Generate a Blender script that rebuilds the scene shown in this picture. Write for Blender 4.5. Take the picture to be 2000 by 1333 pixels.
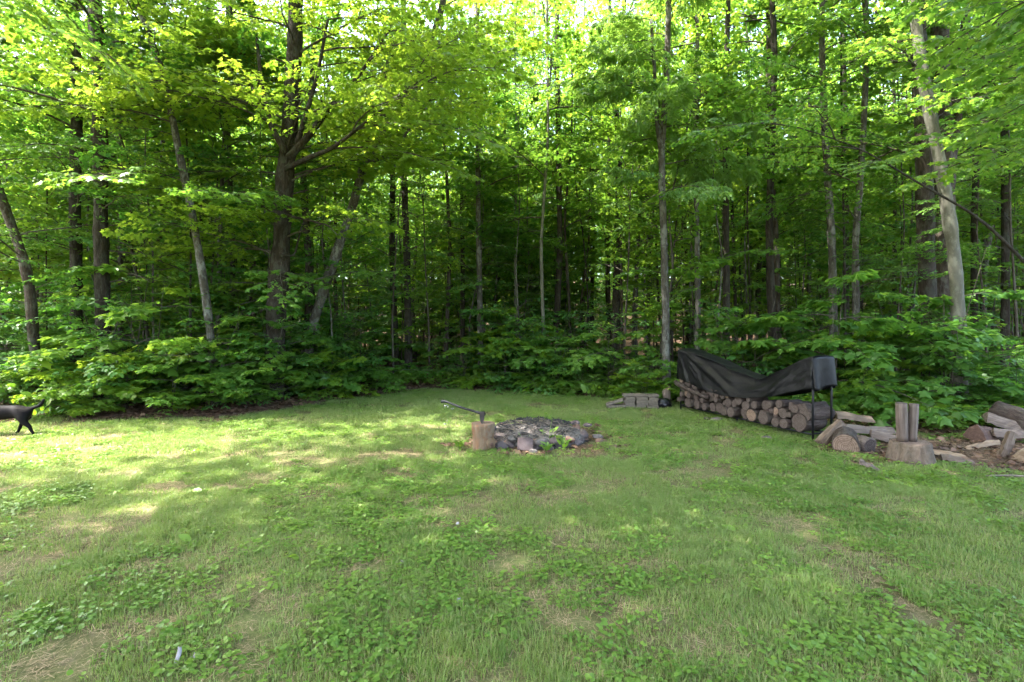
import bpy, bmesh, math, random
import numpy as np
from mathutils import Vector, Matrix

for o in list(bpy.data.objects):
    bpy.data.objects.remove(o)
random.seed(7)
RS = np.random.RandomState(7)
SC = bpy.context.scene
COL = SC.collection

# ------------------------------------------------------------------ camera, sky, sun, exposure
H_EYE = 1.6
cam_d = bpy.data.cameras.new('camera')
cam_d.sensor_width = 36.0
cam_d.lens = 18.0
cam_d.shift_y = -0.0108
cam_d.clip_start = 0.05
cam_d.clip_end = 1500
cam = bpy.data.objects.new('camera', cam_d)
cam.location = (0, 0, H_EYE)
cam.rotation_euler = (math.radians(90), 0, 0)
COL.objects.link(cam)
SC.camera = cam

SUN_AZ = math.radians(-97)      # seen from above, clockwise from +Y
SUN_EL = math.radians(61)
TO_SUN = Vector((math.sin(SUN_AZ) * math.cos(SUN_EL), math.cos(SUN_AZ) * math.cos(SUN_EL), math.sin(SUN_EL)))
world = bpy.data.worlds.new('World')
SC.world = world
world.use_nodes = True
wn = world.node_tree
wn.nodes.clear()
sky = wn.nodes.new('ShaderNodeTexSky')
sky.sky_type = 'NISHITA'
sky.sun_disc = False
sky.sun_elevation = SUN_EL
sky.sun_rotation = SUN_AZ
sky.air_density = 1.0
sky.dust_density = 5.0
sky.ozone_density = 0.4
bg = wn.nodes.new('ShaderNodeBackground')
bg.inputs['Strength'].default_value = 0.15
wo = wn.nodes.new('ShaderNodeOutputWorld')
wn.links.new(sky.outputs[0], bg.inputs[0])
wn.links.new(bg.outputs[0], wo.inputs[0])

sl = bpy.data.lights.new('sun', 'SUN')
sl.energy = 2.5
sl.angle = math.radians(0.53)
sl.color = (1.0, 0.95, 0.86)
so = bpy.data.objects.new('sun', sl)
so.rotation_euler = (-TO_SUN).to_track_quat('-Z', 'Y').to_euler()
so.location = (-20, 0, 40)
COL.objects.link(so)

SC.view_settings.view_transform = 'Standard'
SC.view_settings.look = 'None'
SC.view_settings.gamma = 1
SC.view_settings.use_curve_mapping = False
SC.view_settings.exposure = 3.9
SC.render.engine = 'CYCLES'
cy = SC.cycles
cy.max_bounces = 9
cy.diffuse_bounces = 6
cy.glossy_bounces = 2
cy.transmission_bounces = 7
cy.transparent_max_bounces = 4
cy.use_fast_gi = False
cy.use_denoising = True
cy.caustics_reflective = False
cy.caustics_refractive = False
cy.sample_clamp_indirect = 6

# ------------------------------------------------------------------ helpers
def tag(o, label=None, cat=None, group=None, kind=None):
    if label: o['label'] = label
    if cat: o['category'] = cat
    if group: o['group'] = group
    if kind: o['kind'] = kind
    return o

def empty(name, loc=(0, 0, 0), rz=0.0, scale=1.0):
    o = bpy.data.objects.new(name, None)
    o.empty_display_size = 0.2
    COL.objects.link(o)
    o.location = loc
    o.rotation_euler = (0, 0, rz)
    o.scale = (scale,) * 3
    return o

def link(name, me, parent=None, loc=None, rot=None, scale=None):
    o = bpy.data.objects.new(name, me)
    COL.objects.link(o)
    if parent is not None: o.parent = parent
    if loc is not None: o.location = loc
    if rot is not None: o.rotation_euler = rot
    if scale is not None: o.scale = scale if hasattr(scale, '__len__') else (scale,) * 3
    return o

def copy_tree(src, parent=None):
    c = src.copy()
    COL.objects.link(c)
    c.parent = parent
    for ch in src.children:
        copy_tree(ch, c)
    return c

def tri_mesh(name, parts, mats, smooth=True):
    """parts: list of (V, T, material index, rnd array or None)"""
    Vs, Ts, Ms, Rn = [], [], [], []
    n = 0
    for V, T, mi, r in parts:
        V = np.asarray(V, dtype=np.float32).reshape(-1, 3)
        T = np.asarray(T, dtype=np.int64).reshape(-1, 3)
        Vs.append(V); Ts.append(T + n); Ms.append(np.full(len(T), mi, dtype=np.int32))
        Rn.append(np.zeros(len(V), dtype=np.float32) if r is None else np.asarray(r, dtype=np.float32))
        n += len(V)
    V = np.concatenate(Vs); T = np.concatenate(Ts).astype(np.int32); M = np.concatenate(Ms); Rr = np.concatenate(Rn)
    me = bpy.data.meshes.new(name)
    me.vertices.add(len(V)); me.vertices.foreach_set('co', V.ravel())
    me.loops.add(len(T) * 3); me.loops.foreach_set('vertex_index', T.ravel())
    me.polygons.add(len(T))
    me.polygons.foreach_set('loop_start', np.arange(0, len(T) * 3, 3, dtype=np.int32))
    me.polygons.foreach_set('loop_total', np.full(len(T), 3, dtype=np.int32))
    for m in mats: me.materials.append(m)
    me.polygons.foreach_set('material_index', M)
    me.polygons.foreach_set('use_smooth', np.full(len(T), smooth, dtype=bool))
    a = me.attributes.new('rnd', 'FLOAT', 'POINT')
    a.data.foreach_set('value', Rr)
    me.update(calc_edges=True)
    return me

def bm_mesh(name, bm, mats, smooth=False):
    me = bpy.data.meshes.new(name)
    bm.to_mesh(me); bm.free()
    for m in (mats if isinstance(mats, (list, tuple)) else [mats]): me.materials.append(m)
    if smooth:
        me.polygons.foreach_set('use_smooth', np.ones(len(me.polygons), dtype=bool))
    return me

# value noise in numpy
_tab = np.random.RandomState(3).rand(256, 256)
def vnoise(x, y):
    x = np.asarray(x, float); y = np.asarray(y, float)
    xi = np.floor(x).astype(int); yi = np.floor(y).astype(int)
    fx = x - xi; fy = y - yi
    fx = fx * fx * (3 - 2 * fx); fy = fy * fy * (3 - 2 * fy)
    a = _tab[xi % 256, yi % 256]; b = _tab[(xi + 1) % 256, yi % 256]
    c = _tab[xi % 256, (yi + 1) % 256]; d = _tab[(xi + 1) % 256, (yi + 1) % 256]
    return (a * (1 - fx) + b * fx) * (1 - fy) + (c * (1 - fx) + d * fx) * fy
def fbm(x, y, o=4):
    s = 0; w = 0; a = 1.0
    for i in range(o):
        s = s + a * vnoise(np.asarray(x) * 2 ** i + 17.3 * i, np.asarray(y) * 2 ** i + 9.1 * i); w += a; a *= 0.5
    return s / w

# lawn outline (edge of the mown grass, from left to right) and terrain height
EDGE = np.array([(-40, 6.0), (-14, 7.6), (-9.3, 8.5), (-7.3, 9.0), (-5.5, 9.3), (-4.5, 10.3), (-3.7, 12.0), (-2.2, 13.9), (0, 13.6),
                 (1.85, 12.1), (3.3, 11.4), (4.6, 10.6), (5.3, 8.9), (6.6, 7.7), (8.0, 7.2), (12, 5.5), (40, 3.0)], float)
def edge_y(x):
    return np.interp(x, EDGE[:, 0], EDGE[:, 1])
def ground(x, y):
    x = np.asarray(x, float); y = np.asarray(y, float)
    dd = np.maximum(y - edge_y(x) - 0.1, 0)
    bank = np.where(x < 0, 0.16, 0.05) * (1 - np.exp(-dd / 0.9))
    h = bank + 0.012 * np.minimum(dd, 60) + 0.16 * np.clip(dd - 22, 0, 60) + (fbm(x * 0.35, y * 0.35, 3) - 0.5) * 0.5 * np.clip(dd / 6, 0, 1)
    h = h + (fbm(x * 0.9 + 40, y * 0.9, 2) - 0.5) * 0.035
    return h
def G(x, y): return float(ground(x, y))

def px(xp, yp, d):      # point seen at photo pixel (xp, yp) at depth d
    return Vector(((xp - 1000) * d / 1000.0, d, H_EYE - (yp - 645) * d / 1000.0))

# ------------------------------------------------------------------ materials
class NT:
    def __init__(s, name):
        s.m = bpy.data.materials.new(name); s.m.use_nodes = True
        s.t = s.m.node_tree; s.t.nodes.clear()
        s.out = s.t.nodes.new('ShaderNodeOutputMaterial')
    def n(s, typ, **kw):
        nd = s.t.nodes.new(typ)
        for k, v in kw.items():
            if k.startswith('i_'):
                nd.inputs[k[2:].replace('_', ' ')].default_value = v
            else: setattr(nd, k, v)
        return nd
    def l(s, a, b): s.t.links.new(a, b)
    def ramp(s, fac, stops, interp='LINEAR'):
        r = s.t.nodes.new('ShaderNodeValToRGB')
        r.color_ramp.interpolation = interp
        e = r.color_ramp.elements
        while len(e) < len(stops): e.new(0.5)
        for el, (p, c) in zip(e, stops):
            el.position = p; el.color = (c[0], c[1], c[2], 1)
        s.l(fac, r.inputs[0]); return r.outputs[0]
    def math(s, op, a, b=None, clamp=False):
        m = s.t.nodes.new('ShaderNodeMath'); m.operation = op; m.use_clamp = clamp
        for i, v in enumerate((a, b)):
            if v is None: continue
            if isinstance(v, (int, float)): m.inputs[i].default_value = v
            else: s.l(v, m.inputs[i])
        return m.outputs[0]
    def mix(s, fac, a, b, blend='MIX'):
        m = s.t.nodes.new('ShaderNodeMix'); m.data_type = 'RGBA'; m.blend_type = blend
        for sock, v in ((m.inputs[0], fac), (m.inputs[6], a), (m.inputs[7], b)):
            if isinstance(v, (int, float)): sock.default_value = v
            elif isinstance(v, tuple): sock.default_value = (v[0], v[1], v[2], 1)
            else: s.l(v, sock)
        return m.outputs[2]
    def noise(s, vec, scale, detail=4, rough=0.55, dist=0.0):
        nd = s.t.nodes.new('ShaderNodeTexNoise')
        nd.inputs['Scale'].default_value = scale; nd.inputs['Detail'].default_value = detail
        nd.inputs['Roughness'].default_value = rough; nd.inputs['Distortion'].default_value = dist
        if vec is not None: s.l(vec, nd.inputs['Vector'])
        return nd.outputs['Fac']
    def mapping(s, vec, scale=(1, 1, 1), loc=(0, 0, 0), rot=(0, 0, 0)):
        m = s.t.nodes.new('ShaderNodeMapping')
        m.inputs['Scale'].default_value = scale; m.inputs['Location'].default_value = loc; m.inputs['Rotation'].default_value = rot
        s.l(vec, m.inputs['Vector']); return m.outputs[0]
    def objc(s): return s.t.nodes.new('ShaderNodeTexCoord').outputs['Object']
    def wpos(s): return s.t.nodes.new('ShaderNodeNewGeometry').outputs['Position']
    def orand(s): return s.t.nodes.new('ShaderNodeObjectInfo').outputs['Random']
    def attr(s, nm='rnd'):
        a = s.t.nodes.new('ShaderNodeAttribute'); a.attribute_name = nm; return a.outputs['Fac']
    def bump(s, h, strength=0.5, dist=0.02):
        b = s.t.nodes.new('ShaderNodeBump'); b.inputs['Strength'].default_value = strength; b.inputs['Distance'].default_value = dist
        s.l(h, b.inputs['Height']); return b.outputs[0]
    def principled(s, col, rough=0.8, spec=0.3, normal=None, metallic=0.0):
        p = s.t.nodes.new('ShaderNodeBsdfPrincipled')
        if isinstance(col, tuple): p.inputs['Base Color'].default_value = (*col, 1)
        else: s.l(col, p.inputs['Base Color'])
        if isinstance(rough, (int, float)): p.inputs['Roughness'].default_value = rough
        else: s.l(rough, p.inputs['Roughness'])
        p.inputs['Specular IOR Level'].default_value = spec
        p.inputs['Metallic'].default_value = metallic
        if normal is not None: s.l(normal, p.inputs['Normal'])
        return p.outputs[0]
    def done(s, sh): s.l(sh, s.out.inputs[0]); return s.m

def leaf_material(name, cols, tcols, trans=0.5, rough=0.42, spec=0.45, world_noise=0.0):
    m = NT(name)
    r = m.math('ADD', m.math('MULTIPLY', m.attr(), 0.6), m.math('MULTIPLY', m.orand(), 0.4))
    if world_noise:
        nz = m.noise(m.wpos(), world_noise, 3)
        r = m.math('ADD', m.math('MULTIPLY', r, 0.5), m.math('MULTIPLY', m.ramp(nz, [(0.3, (0, 0, 0)), (0.7, (1, 1, 1))]), 0.5))
    g = 1.45
    c = m.ramp(r, [(p, tuple(v * g for v in q)) for p, q in cols]); t = m.ramp(r, tcols)
    p = m.principled(c, rough, spec)
    tr = m.n('ShaderNodeBsdfTranslucent'); m.l(t, tr.inputs[0])
    mx = m.n('ShaderNodeMixShader'); mx.inputs[0].default_value = trans
    m.l(p, mx.inputs[1]); m.l(tr.outputs[0], mx.inputs[2])
    return m.done(mx.outputs[0])

M_MAPLE = leaf_material('maple_leaves', [(0, (0.030, 0.082, 0.016)), (0.5, (0.050, 0.120, 0.020)), (1, (0.085, 0.160, 0.022))],
                        [(0, (0.10, 0.26, 0.03)), (0.5, (0.20, 0.38, 0.035)), (1, (0.34, 0.48, 0.05))])
M_MAPLE_Y = leaf_material('bright_maple_leaves', [(0, (0.050, 0.115, 0.016)), (0.5, (0.075, 0.150, 0.018)), (1, (0.11, 0.18, 0.02))],
                        [(0, (0.20, 0.36, 0.03)), (0.5, (0.33, 0.48, 0.035)), (1, (0.46, 0.56, 0.05))], trans=0.55)
M_BEECH = leaf_material('beech_leaves', [(0, (0.028, 0.085, 0.024)), (0.5, (0.044, 0.115, 0.030)), (1, (0.07, 0.145, 0.035))],
                        [(0, (0.08, 0.24, 0.02)), (0.5, (0.15, 0.34, 0.03)), (1, (0.24, 0.42, 0.03))], rough=0.45, spec=0.35)
M_ASH = leaf_material('ash_leaves', [(0, (0.060, 0.135, 0.045)), (0.5, (0.080, 0.160, 0.050)), (1, (0.11, 0.19, 0.055))],
                        [(0, (0.20, 0.38, 0.05)), (0.5, (0.28, 0.46, 0.06)), (1, (0.36, 0.54, 0.08))], rough=0.4, spec=0.5)
M_FAR = leaf_material('woodland_leaves', [(0, (0.034, 0.085, 0.014)), (0.5, (0.055, 0.120, 0.018)), (1, (0.09, 0.16, 0.02))],
                        [(0, (0.14, 0.30, 0.03)), (0.5, (0.28, 0.46, 0.04)), (1, (0.44, 0.58, 0.055))], trans=0.52, rough=0.5, spec=0.35)
M_COVER = leaf_material('ground_cover_leaves', [(0, (0.045, 0.10, 0.02)), (0.5, (0.080, 0.145, 0.024)), (1, (0.13, 0.19, 0.03))],
                        [(0, (0.12, 0.28, 0.02)), (0.5, (0.20, 0.38, 0.02)), (1, (0.30, 0.46, 0.02))], trans=0.4, world_noise=0.8)

def bark_material(name, c0, c1, c2, lichen=(0.30, 0.32, 0.27), lich_amt=0.5, furrow=1.0, scale=1.0):
    m = NT(name)
    oc = m.objc()
    fur = m.noise(m.mapping(oc, (15 * scale, 15 * scale, 3.2 * scale)), 1.0, 6, 0.7, 1.1)
    big = m.noise(m.mapping(oc, (1.5, 1.5, 0.9)), 1.6, 4, 0.6)
    fine = m.noise(oc, 60, 3, 0.7)
    c = m.ramp(fur, [(0.32, c0), (0.5, c1), (0.68, c2)])
    lm = m.math('MULTIPLY', m.ramp(m.noise(m.mapping(oc, (1, 1, .55)), 7.5, 6, 0.75), [(0.49, (0, 0, 0)), (0.57, (1, 1, 1))]), min(1, lich_amt * 1.35))
    c = m.mix(lm, c, lichen)
    c = m.mix(m.math('MULTIPLY', m.ramp(big, [(0.4, (0, 0, 0)), (0.65, (1, 1, 1))]), 0.45), c, (c0[0] * 1.1, c0[1] * 1.15, c0[2]))
    h = m.math('ADD', m.math('MULTIPLY', fur, furrow), m.math('MULTIPLY', fine, 0.25))
    return m.done(m.principled(c, 0.88, 0.2, m.bump(h, 1.0, 0.05)))

B_DARK = bark_material('dark_furrowed_bark', (0.013, 0.010, 0.007), (0.034, 0.026, 0.020), (0.068, 0.054, 0.043), (0.090, 0.094, 0.075), 0.35, 1.2)
B_BROWN = bark_material('brown_bark', (0.019, 0.013, 0.010), (0.053, 0.038, 0.028), (0.098, 0.075, 0.058), (0.128, 0.131, 0.105), 0.45)
B_GREY = bark_material('grey_mottled_bark', (0.026, 0.022, 0.018), (0.075, 0.065, 0.055), (0.135, 0.124, 0.109), (0.203, 0.206, 0.188), 0.6, 0.8)
B_PALE = bark_material('pale_smooth_bark', (0.0689, 0.0661, 0.0544), (0.1074, 0.1026, 0.0857), (0.1386, 0.1342, 0.1113), (0.1763, 0.1765, 0.1471), 0.6, 0.15, 0.5)
B_TWIG = bark_material('twig_bark', (0.030, 0.024, 0.018), (0.064, 0.053, 0.041), (0.105, 0.090, 0.071), (0.150, 0.150, 0.128), 0.3, 0.5)

# ------------------------------------------------------------------ geometry generators
def tube(P, R, sides=6, cap=False, rough=0.0, rs=None):
    P = np.asarray(P, float); R = np.asarray(R, float); n = len(P)
    T = np.gradient(P, axis=0); T /= np.linalg.norm(T, axis=1)[:, None] + 1e-9
    ref = np.array([0, 0, 1.0]) if abs(T[0, 2]) < 0.8 else np.array([1.0, 0, 0])
    U = np.cross(T, ref); U /= np.linalg.norm(U, axis=1)[:, None] + 1e-9
    W = np.cross(T, U)
    a = np.arange(sides) * 2 * math.pi / sides
    rr = R[:, None] * np.ones(sides)[None]
    if rough and rs is not None:
        rr = rr * (1 + rough * (rs.rand(n, sides) - 0.5) * 2)
    V = P[:, None, :] + rr[:, :, None] * (np.cos(a)[None, :, None] * U[:, None, :] + np.sin(a)[None, :, None] * W[:, None, :])
    V = V.reshape(-1, 3)
    i = np.arange(n - 1)[:, None] * sides; j = np.arange(sides)[None]; k = (j + 1) % sides
    q0 = (i + j).ravel(); q1 = (i + k).ravel(); q2 = (i + sides + k).ravel(); q3 = (i + sides + j).ravel()
    F = np.concatenate([np.stack([q0, q2, q1], 1), np.stack([q0, q3, q2], 1)])
    if cap:
        V = np.concatenate([V, P[:1], P[-1:]])
        c0 = len(V) - 2; c1 = len(V) - 1; jj = np.arange(sides); kk = (jj + 1) % sides
        F = np.concatenate([F, np.stack([np.full(sides, c0), jj, kk], 1), np.stack([np.full(sides, c1), (n - 1) * sides + kk, (n - 1) * sides + jj], 1)])
    return V, F

def smooth_path(pts, n):
    pts = np.asarray(pts, float)
    d = np.r_[0, np.cumsum(np.linalg.norm(np.diff(pts, axis=0), axis=1))]
    t = np.linspace(0, d[-1], n)
    # Catmull-like: linear interpolation then blur
    Q = np.stack([np.interp(t, d, pts[:, k]) for k in range(3)], 1)
    for _ in range(max(1, n // (3 * len(pts)))):
        Q[1:-1] = 0.25 * Q[:-2] + 0.5 * Q[1:-1] + 0.25 * Q[2:]
    return Q

# leaf outlines: (verts (x,y,z), tris)
def fan(outline, centre):
    n = len(outline)
    V = np.array([centre] + list(outline), float)
    T = np.array([(0, i + 1, (i + 1) % n + 1) for i in range(n)])
    return V, T
_mo = [(0, 0), (0.20, -0.10), (0.46, 0.02), (0.30, 0.22), (0.66, 0.52), (0.36, 0.50), (0.22, 0.60), (0, 1.0), (-0.22, 0.60), (-0.36, 0.50), (-0.66, 0.52), (-0.30, 0.22), (-0.46, 0.02), (-0.20, -0.10)]
LEAF_MAPLE = fan([(x, y, -0.22 * abs(x) - 0.10 * y * y) for x, y in _mo], (0, 0.33, 0.0))
_m2 = [(0, 0), (0.42, 0.0), (0.28, 0.25), (0.62, 0.55), (0.2, 0.58), (0, 1.0), (-0.2, 0.58), (-0.62, 0.55), (-0.28, 0.25), (-0.42, 0.0)]
LEAF_MAPLE2 = fan([(x, y, -0.22 * abs(x) - 0.10 * y * y) for x, y in _m2], (0, 0.33, 0.0))
_be = [(0, 0), (0.2, 0.18), (0.27, 0.45), (0.18, 0.74), (0, 1.0), (-0.18, 0.74), (-0.27, 0.45), (-0.2, 0.18)]
LEAF_OVAL = fan([(x, y, 0.25 * abs(x) - 0.12 * y * y) for x, y in _be], (0, 0.45, 0.0))
LEAF_LOW = (np.array([(0, 0, 0), (0.52, 0.42, -0.1), (0, 1, -0.12), (-0.52, 0.42, -0.1)], float), np.array([(0, 1, 2), (0, 2, 3)]))
LEAF_LOWN = (np.array([(0, 0, 0), (0.24, 0.42, 0.05), (0, 1, -0.12), (-0.24, 0.42, 0.05)], float), np.array([(0, 1, 2), (0, 2, 3)]))
_ro = [(0, 0), (0.38, 0.12), (0.5, 0.45), (0.3, 0.82), (0, 0.95), (-0.3, 0.82), (-0.5, 0.45), (-0.38, 0.12)]
LEAF_ROUND = fan([(x, y, 0.15 * abs(x)) for x, y in _ro], (0, 0.45, 0.0))

def leaves(shape, P, D, N, S, rnd):
    LV, LT = shape
    P = np.asarray(P, float); n = len(P)
    D = D / (np.linalg.norm(D, axis=1)[:, None] + 1e-9)
    X = np.cross(D, N); X /= np.linalg.norm(X, axis=1)[:, None] + 1e-9
    N = np.cross(X, D)
    V = P[:, None, :] + S[:, None, None] * (LV[None, :, 0:1] * X[:, None] + LV[None, :, 1:2] * D[:, None] + LV[None, :, 2:3] * N[:, None])
    T = LT[None] + (np.arange(n) * len(LV))[:, None, None]
    return V.reshape(-1, 3), T.reshape(-1, 3), np.repeat(rnd, len(LV))

class Bough: pass

def make_bough(rs, L=3.0, kind='maple', dens=1.0):
    b = Bough(); wood = []
    P, D, N, S = [], [], [], []
    def twig_leaves(A, Bp, sp, size):
        dv = Bp - A; ln = np.linalg.norm(dv); dv = dv / (ln + 1e-9)
        k = max(2, int(ln / sp))
        side0 = rs.rand() < 0.5
        for i in range(k + 1):
            t = (i + 0.5) / (k + 1); p = A + dv * ln * t
            lat = np.cross(dv, [0, 0, 1.0]); lat /= np.linalg.norm(lat) + 1e-9
            sides = (1, -1) if kind != 'beech' else ((1,) if (i % 2 == 0) == side0 else (-1,))
            if i == k: sides = (0,)
            for s in sides:
                if kind == 'ash':
                    rd = dv * 0.5 + lat * s * 0.8 + np.array([0, 0, -0.55 + rs.normal(0, .15)]); rd /= np.linalg.norm(rd)
                    rl = 0.22 * (0.8 + 0.4 * rs.rand())
                    for q in range(4):
                        for s2 in ((1, -1) if q < 3 else (0,)):
                            tt = (q + 1) / 4.0
                            pp = p + rd * rl * tt + np.array([0, 0, -0.05 * tt * tt])
                            l2 = np.cross(rd, [0, 0, 1.0]); l2 /= np.linalg.norm(l2) + 1e-9
                            P.append(pp); D.append(rd * 0.7 + l2 * s2 * 0.8 + np.array([0, 0, -0.25 + rs.normal(0, .15)]))
                            N.append(np.array([rs.normal(0, .3), rs.normal(0, .3), 1])); S.append(size * (0.8 + 0.4 * rs.rand()))
                    continue
                d = dv * (0.65 if s else 1) + lat * s * 0.85 + np.array([0, 0, (-0.35 if kind == 'maple' else -0.15) + rs.normal(0, 0.22)])
                pet = 0.03 if kind == 'maple' else 0.006
                P.append(p + d / np.linalg.norm(d) * pet * (0.5 + rs.rand())); D.append(d)
                N.append(np.array([rs.normal(0, .3), rs.normal(0, .3), 1.0])); S.append(size * (0.65 + 0.6 * rs.rand()))
    n = 9; t = np.linspace(0, 1, n)
    wob = np.cumsum(rs.normal(0, 0.035, n)) * L * 0.5
    up, dr = rs.uniform(0.1, 0.3), rs.uniform(0.2, 0.42)
    main = np.stack([L * t, wob - wob[0], L * (up * t - dr * t * t) + rs.normal(0, .01, n)], 1)
    wood.append(tube(main, np.interp(t, [0, 1], [0.007 * L + 0.003, 0.0025]), 5))
    size = {'maple': 0.102, 'beech': 0.085, 'ash': 0.085}[kind]
    sp = {'maple': 0.088, 'beech': 0.05, 'ash': 0.16}[kind] / dens
    def at(tt):
        return np.array([np.interp(tt, t, main[:, k]) for k in range(3)])
    x = 0.14; s = 1
    while x < 0.98:
        p = at(x); dirm = at(min(1, x + 0.08)) - at(x - 0.02); dirm /= np.linalg.norm(dirm)
        l = L * (0.10 + 0.42 * (1 - x) ** 0.75) * rs.uniform(0.6, 1.15)
        ang = math.radians(rs.uniform(38, 66)) * s
        d = np.array([dirm[0] * math.cos(ang) - dirm[1] * math.sin(ang), dirm[0] * math.sin(ang) + dirm[1] * math.cos(ang), dirm[2] * 0.6 + rs.normal(0, .10)])
        d /= np.linalg.norm(d)
        m = 5; tt = np.linspace(0, 1, m)[:, None]
        sec = p + d * l * tt + np.array([0, 0, -0.10 * l]) * tt ** 2 + np.array([dirm[0], dirm[1], 0]) * 0.15 * l * tt ** 2
        wood.append(tube(sec, np.linspace(0.004 + 0.004 * l, 0.0018, m), 3))
        y = 0.18; s3 = 1
        while y < 0.95:
            ps = np.array([np.interp(y, tt[:, 0], sec[:, k]) for k in range(3)])
            l3 = l * 0.38 * (1.05 - y) * rs.uniform(0.6, 1.2) + 0.07
            a3 = math.radians(rs.uniform(35, 60)) * s3
            d3 = np.array([d[0] * math.cos(a3) - d[1] * math.sin(a3), d[0] * math.sin(a3) + d[1] * math.cos(a3), d[2] + rs.normal(0, .12)])
            e3 = ps + d3 * l3 + np.array([0, 0, -0.08 * l3])
            if l3 > 0.16: wood.append(tube(np.stack([ps, e3]), np.array([0.0025, 0.0012]), 3))
            twig_leaves(ps, e3, sp, size)
            y += 0.16 / max(l, 0.5) * rs.uniform(0.8, 1.3) / dens + 0.04; s3 = -s3
        twig_leaves(sec[-2], sec[-1], sp, size)
        x += 0.19 / L * rs.uniform(0.75, 1.3) / dens; s = -s
    twig_leaves(main[-2], main[-1], sp, size)
    b.wood = wood
    b.P = np.array(P); b.D = np.array(D); b.N = np.array(N); b.S = np.array(S); b.L = L
    b.R = np.clip(rs.rand(len(b.P)) * 0.8 + 0.2 * rs.rand(), 0, 1)
    return b

def join_tubes(tubes):
    Vs, Ts, n = [], [], 0
    for V, T in tubes:
        Vs.append(V); Ts.append(T + n); n += len(V)
    return np.concatenate(Vs), np.concatenate(Ts)

def rotm(az, tilt, roll=0.0):
    return np.array((Matrix.Rotation(az, 3, 'Z') @ Matrix.Rotation(-tilt, 3, 'Y') @ Matrix.Rotation(roll, 3, 'X')))

def bough_mesh(name, b, shape, lmat, wmat=None, sub=1.0, ls=1.0, rs=RS):
    k = rs.rand(len(b.P)) < sub
    WV, WT = join_tubes(b.wood)
    LV, LT, LR = leaves(shape, b.P[k], b.D[k], b.N[k], b.S[k] * ls, b.R[k])
    return tri_mesh(name, [(WV, WT, 0, None), (LV, LT, 1, LR)], [wmat or B_TWIG, lmat])

def crown_parts(boughs, places, shape, sub, ls, rs, nwood=12):
    """places: list of (pos, az, tilt, scale, roll); returns wood parts + leaf parts"""
    Wt, n = [], 0
    P, D, N, S, R = [], [], [], [], []
    for pos, az, tilt, sc, roll in places:
        b = boughs[rs.randint(len(boughs))]
        M = rotm(az, tilt, roll)
        for V, T in b.wood[:nwood]:
            Wt.append((V @ M.T * sc + np.asarray(pos), T))
        k = rs.rand(len(b.P)) < sub
        P.append(b.P[k] @ M.T * sc + np.asarray(pos)); D.append(b.D[k] @ M.T); N.append(b.N[k] @ M.T)
        S.append(b.S[k] * ls * min(1.15, max(0.8, sc))); R.append(np.clip(b.R[k] + rs.normal(0, .12), 0, 1))
    LV, LT, LR = leaves(shape, np.concatenate(P), np.concatenate(D), np.concatenate(N), np.concatenate(S), np.concatenate(R))
    return join_tubes(Wt), (LV, LT, LR)

rb = np.random.RandomState(11)
BM = [make_bough(rb, rb.uniform(2.6, 3.4), 'maple') for _ in range(6)]
BB = [make_bough(rb, rb.uniform(2.4, 3.0), 'beech', 0.9) for _ in range(4)]
BA = [make_bough(rb, rb.uniform(2.2, 2.8), 'ash', 0.75) for _ in range(4)]
ME_MAPLE = [bough_mesh('leafy_maple_bough', b, LEAF_MAPLE2, M_MAPLE) for b in BM]
ME_MAPLEY = [bough_mesh('leafy_bright_maple_bough', b, LEAF_MAPLE2, M_MAPLE_Y) for b in BM]
ME_BEECH = [bough_mesh('leafy_beech_bough', b, LEAF_OVAL, M_BEECH) for b in BB]
ME_ASH = [bough_mesh('leafy_ash_bough', b, LEAF_LOWN, M_ASH, ls=1.5) for b in BA]

def trunk_mesh(name, path, r0, r1, mat, sides=12, n=40, flare=1.5, limbs=(), rs=RS, rough=0.075):
    Q = smooth_path(path, n)
    h = np.linspace(0, 1, n)
    R = r0 + (r1 - r0) * h ** 0.9
    dist = np.r_[0, np.cumsum(np.linalg.norm(np.diff(Q, axis=0), axis=1))]
    R = R * (1 + (flare - 1) * np.exp(-dist / 0.28)) * (1 + .05 * np.sin(dist * 2.7 + r0 * 90) + .04 * np.sin(dist * 6.1 + r0 * 40))
    tubes = [tube(Q, R, sides, True, rough, rs)]
    for lp, a, b_ in limbs:
        lq = smooth_path(lp, 18)
        tubes.append(tube(lq, a + (b_ - a) * np.linspace(0, 1, 18) ** 0.8, 8, True, rough, rs))
    V, T = join_tubes(tubes)
    return tri_mesh(name, [(V, T, 0, None)], [mat]), Q, R

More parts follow.
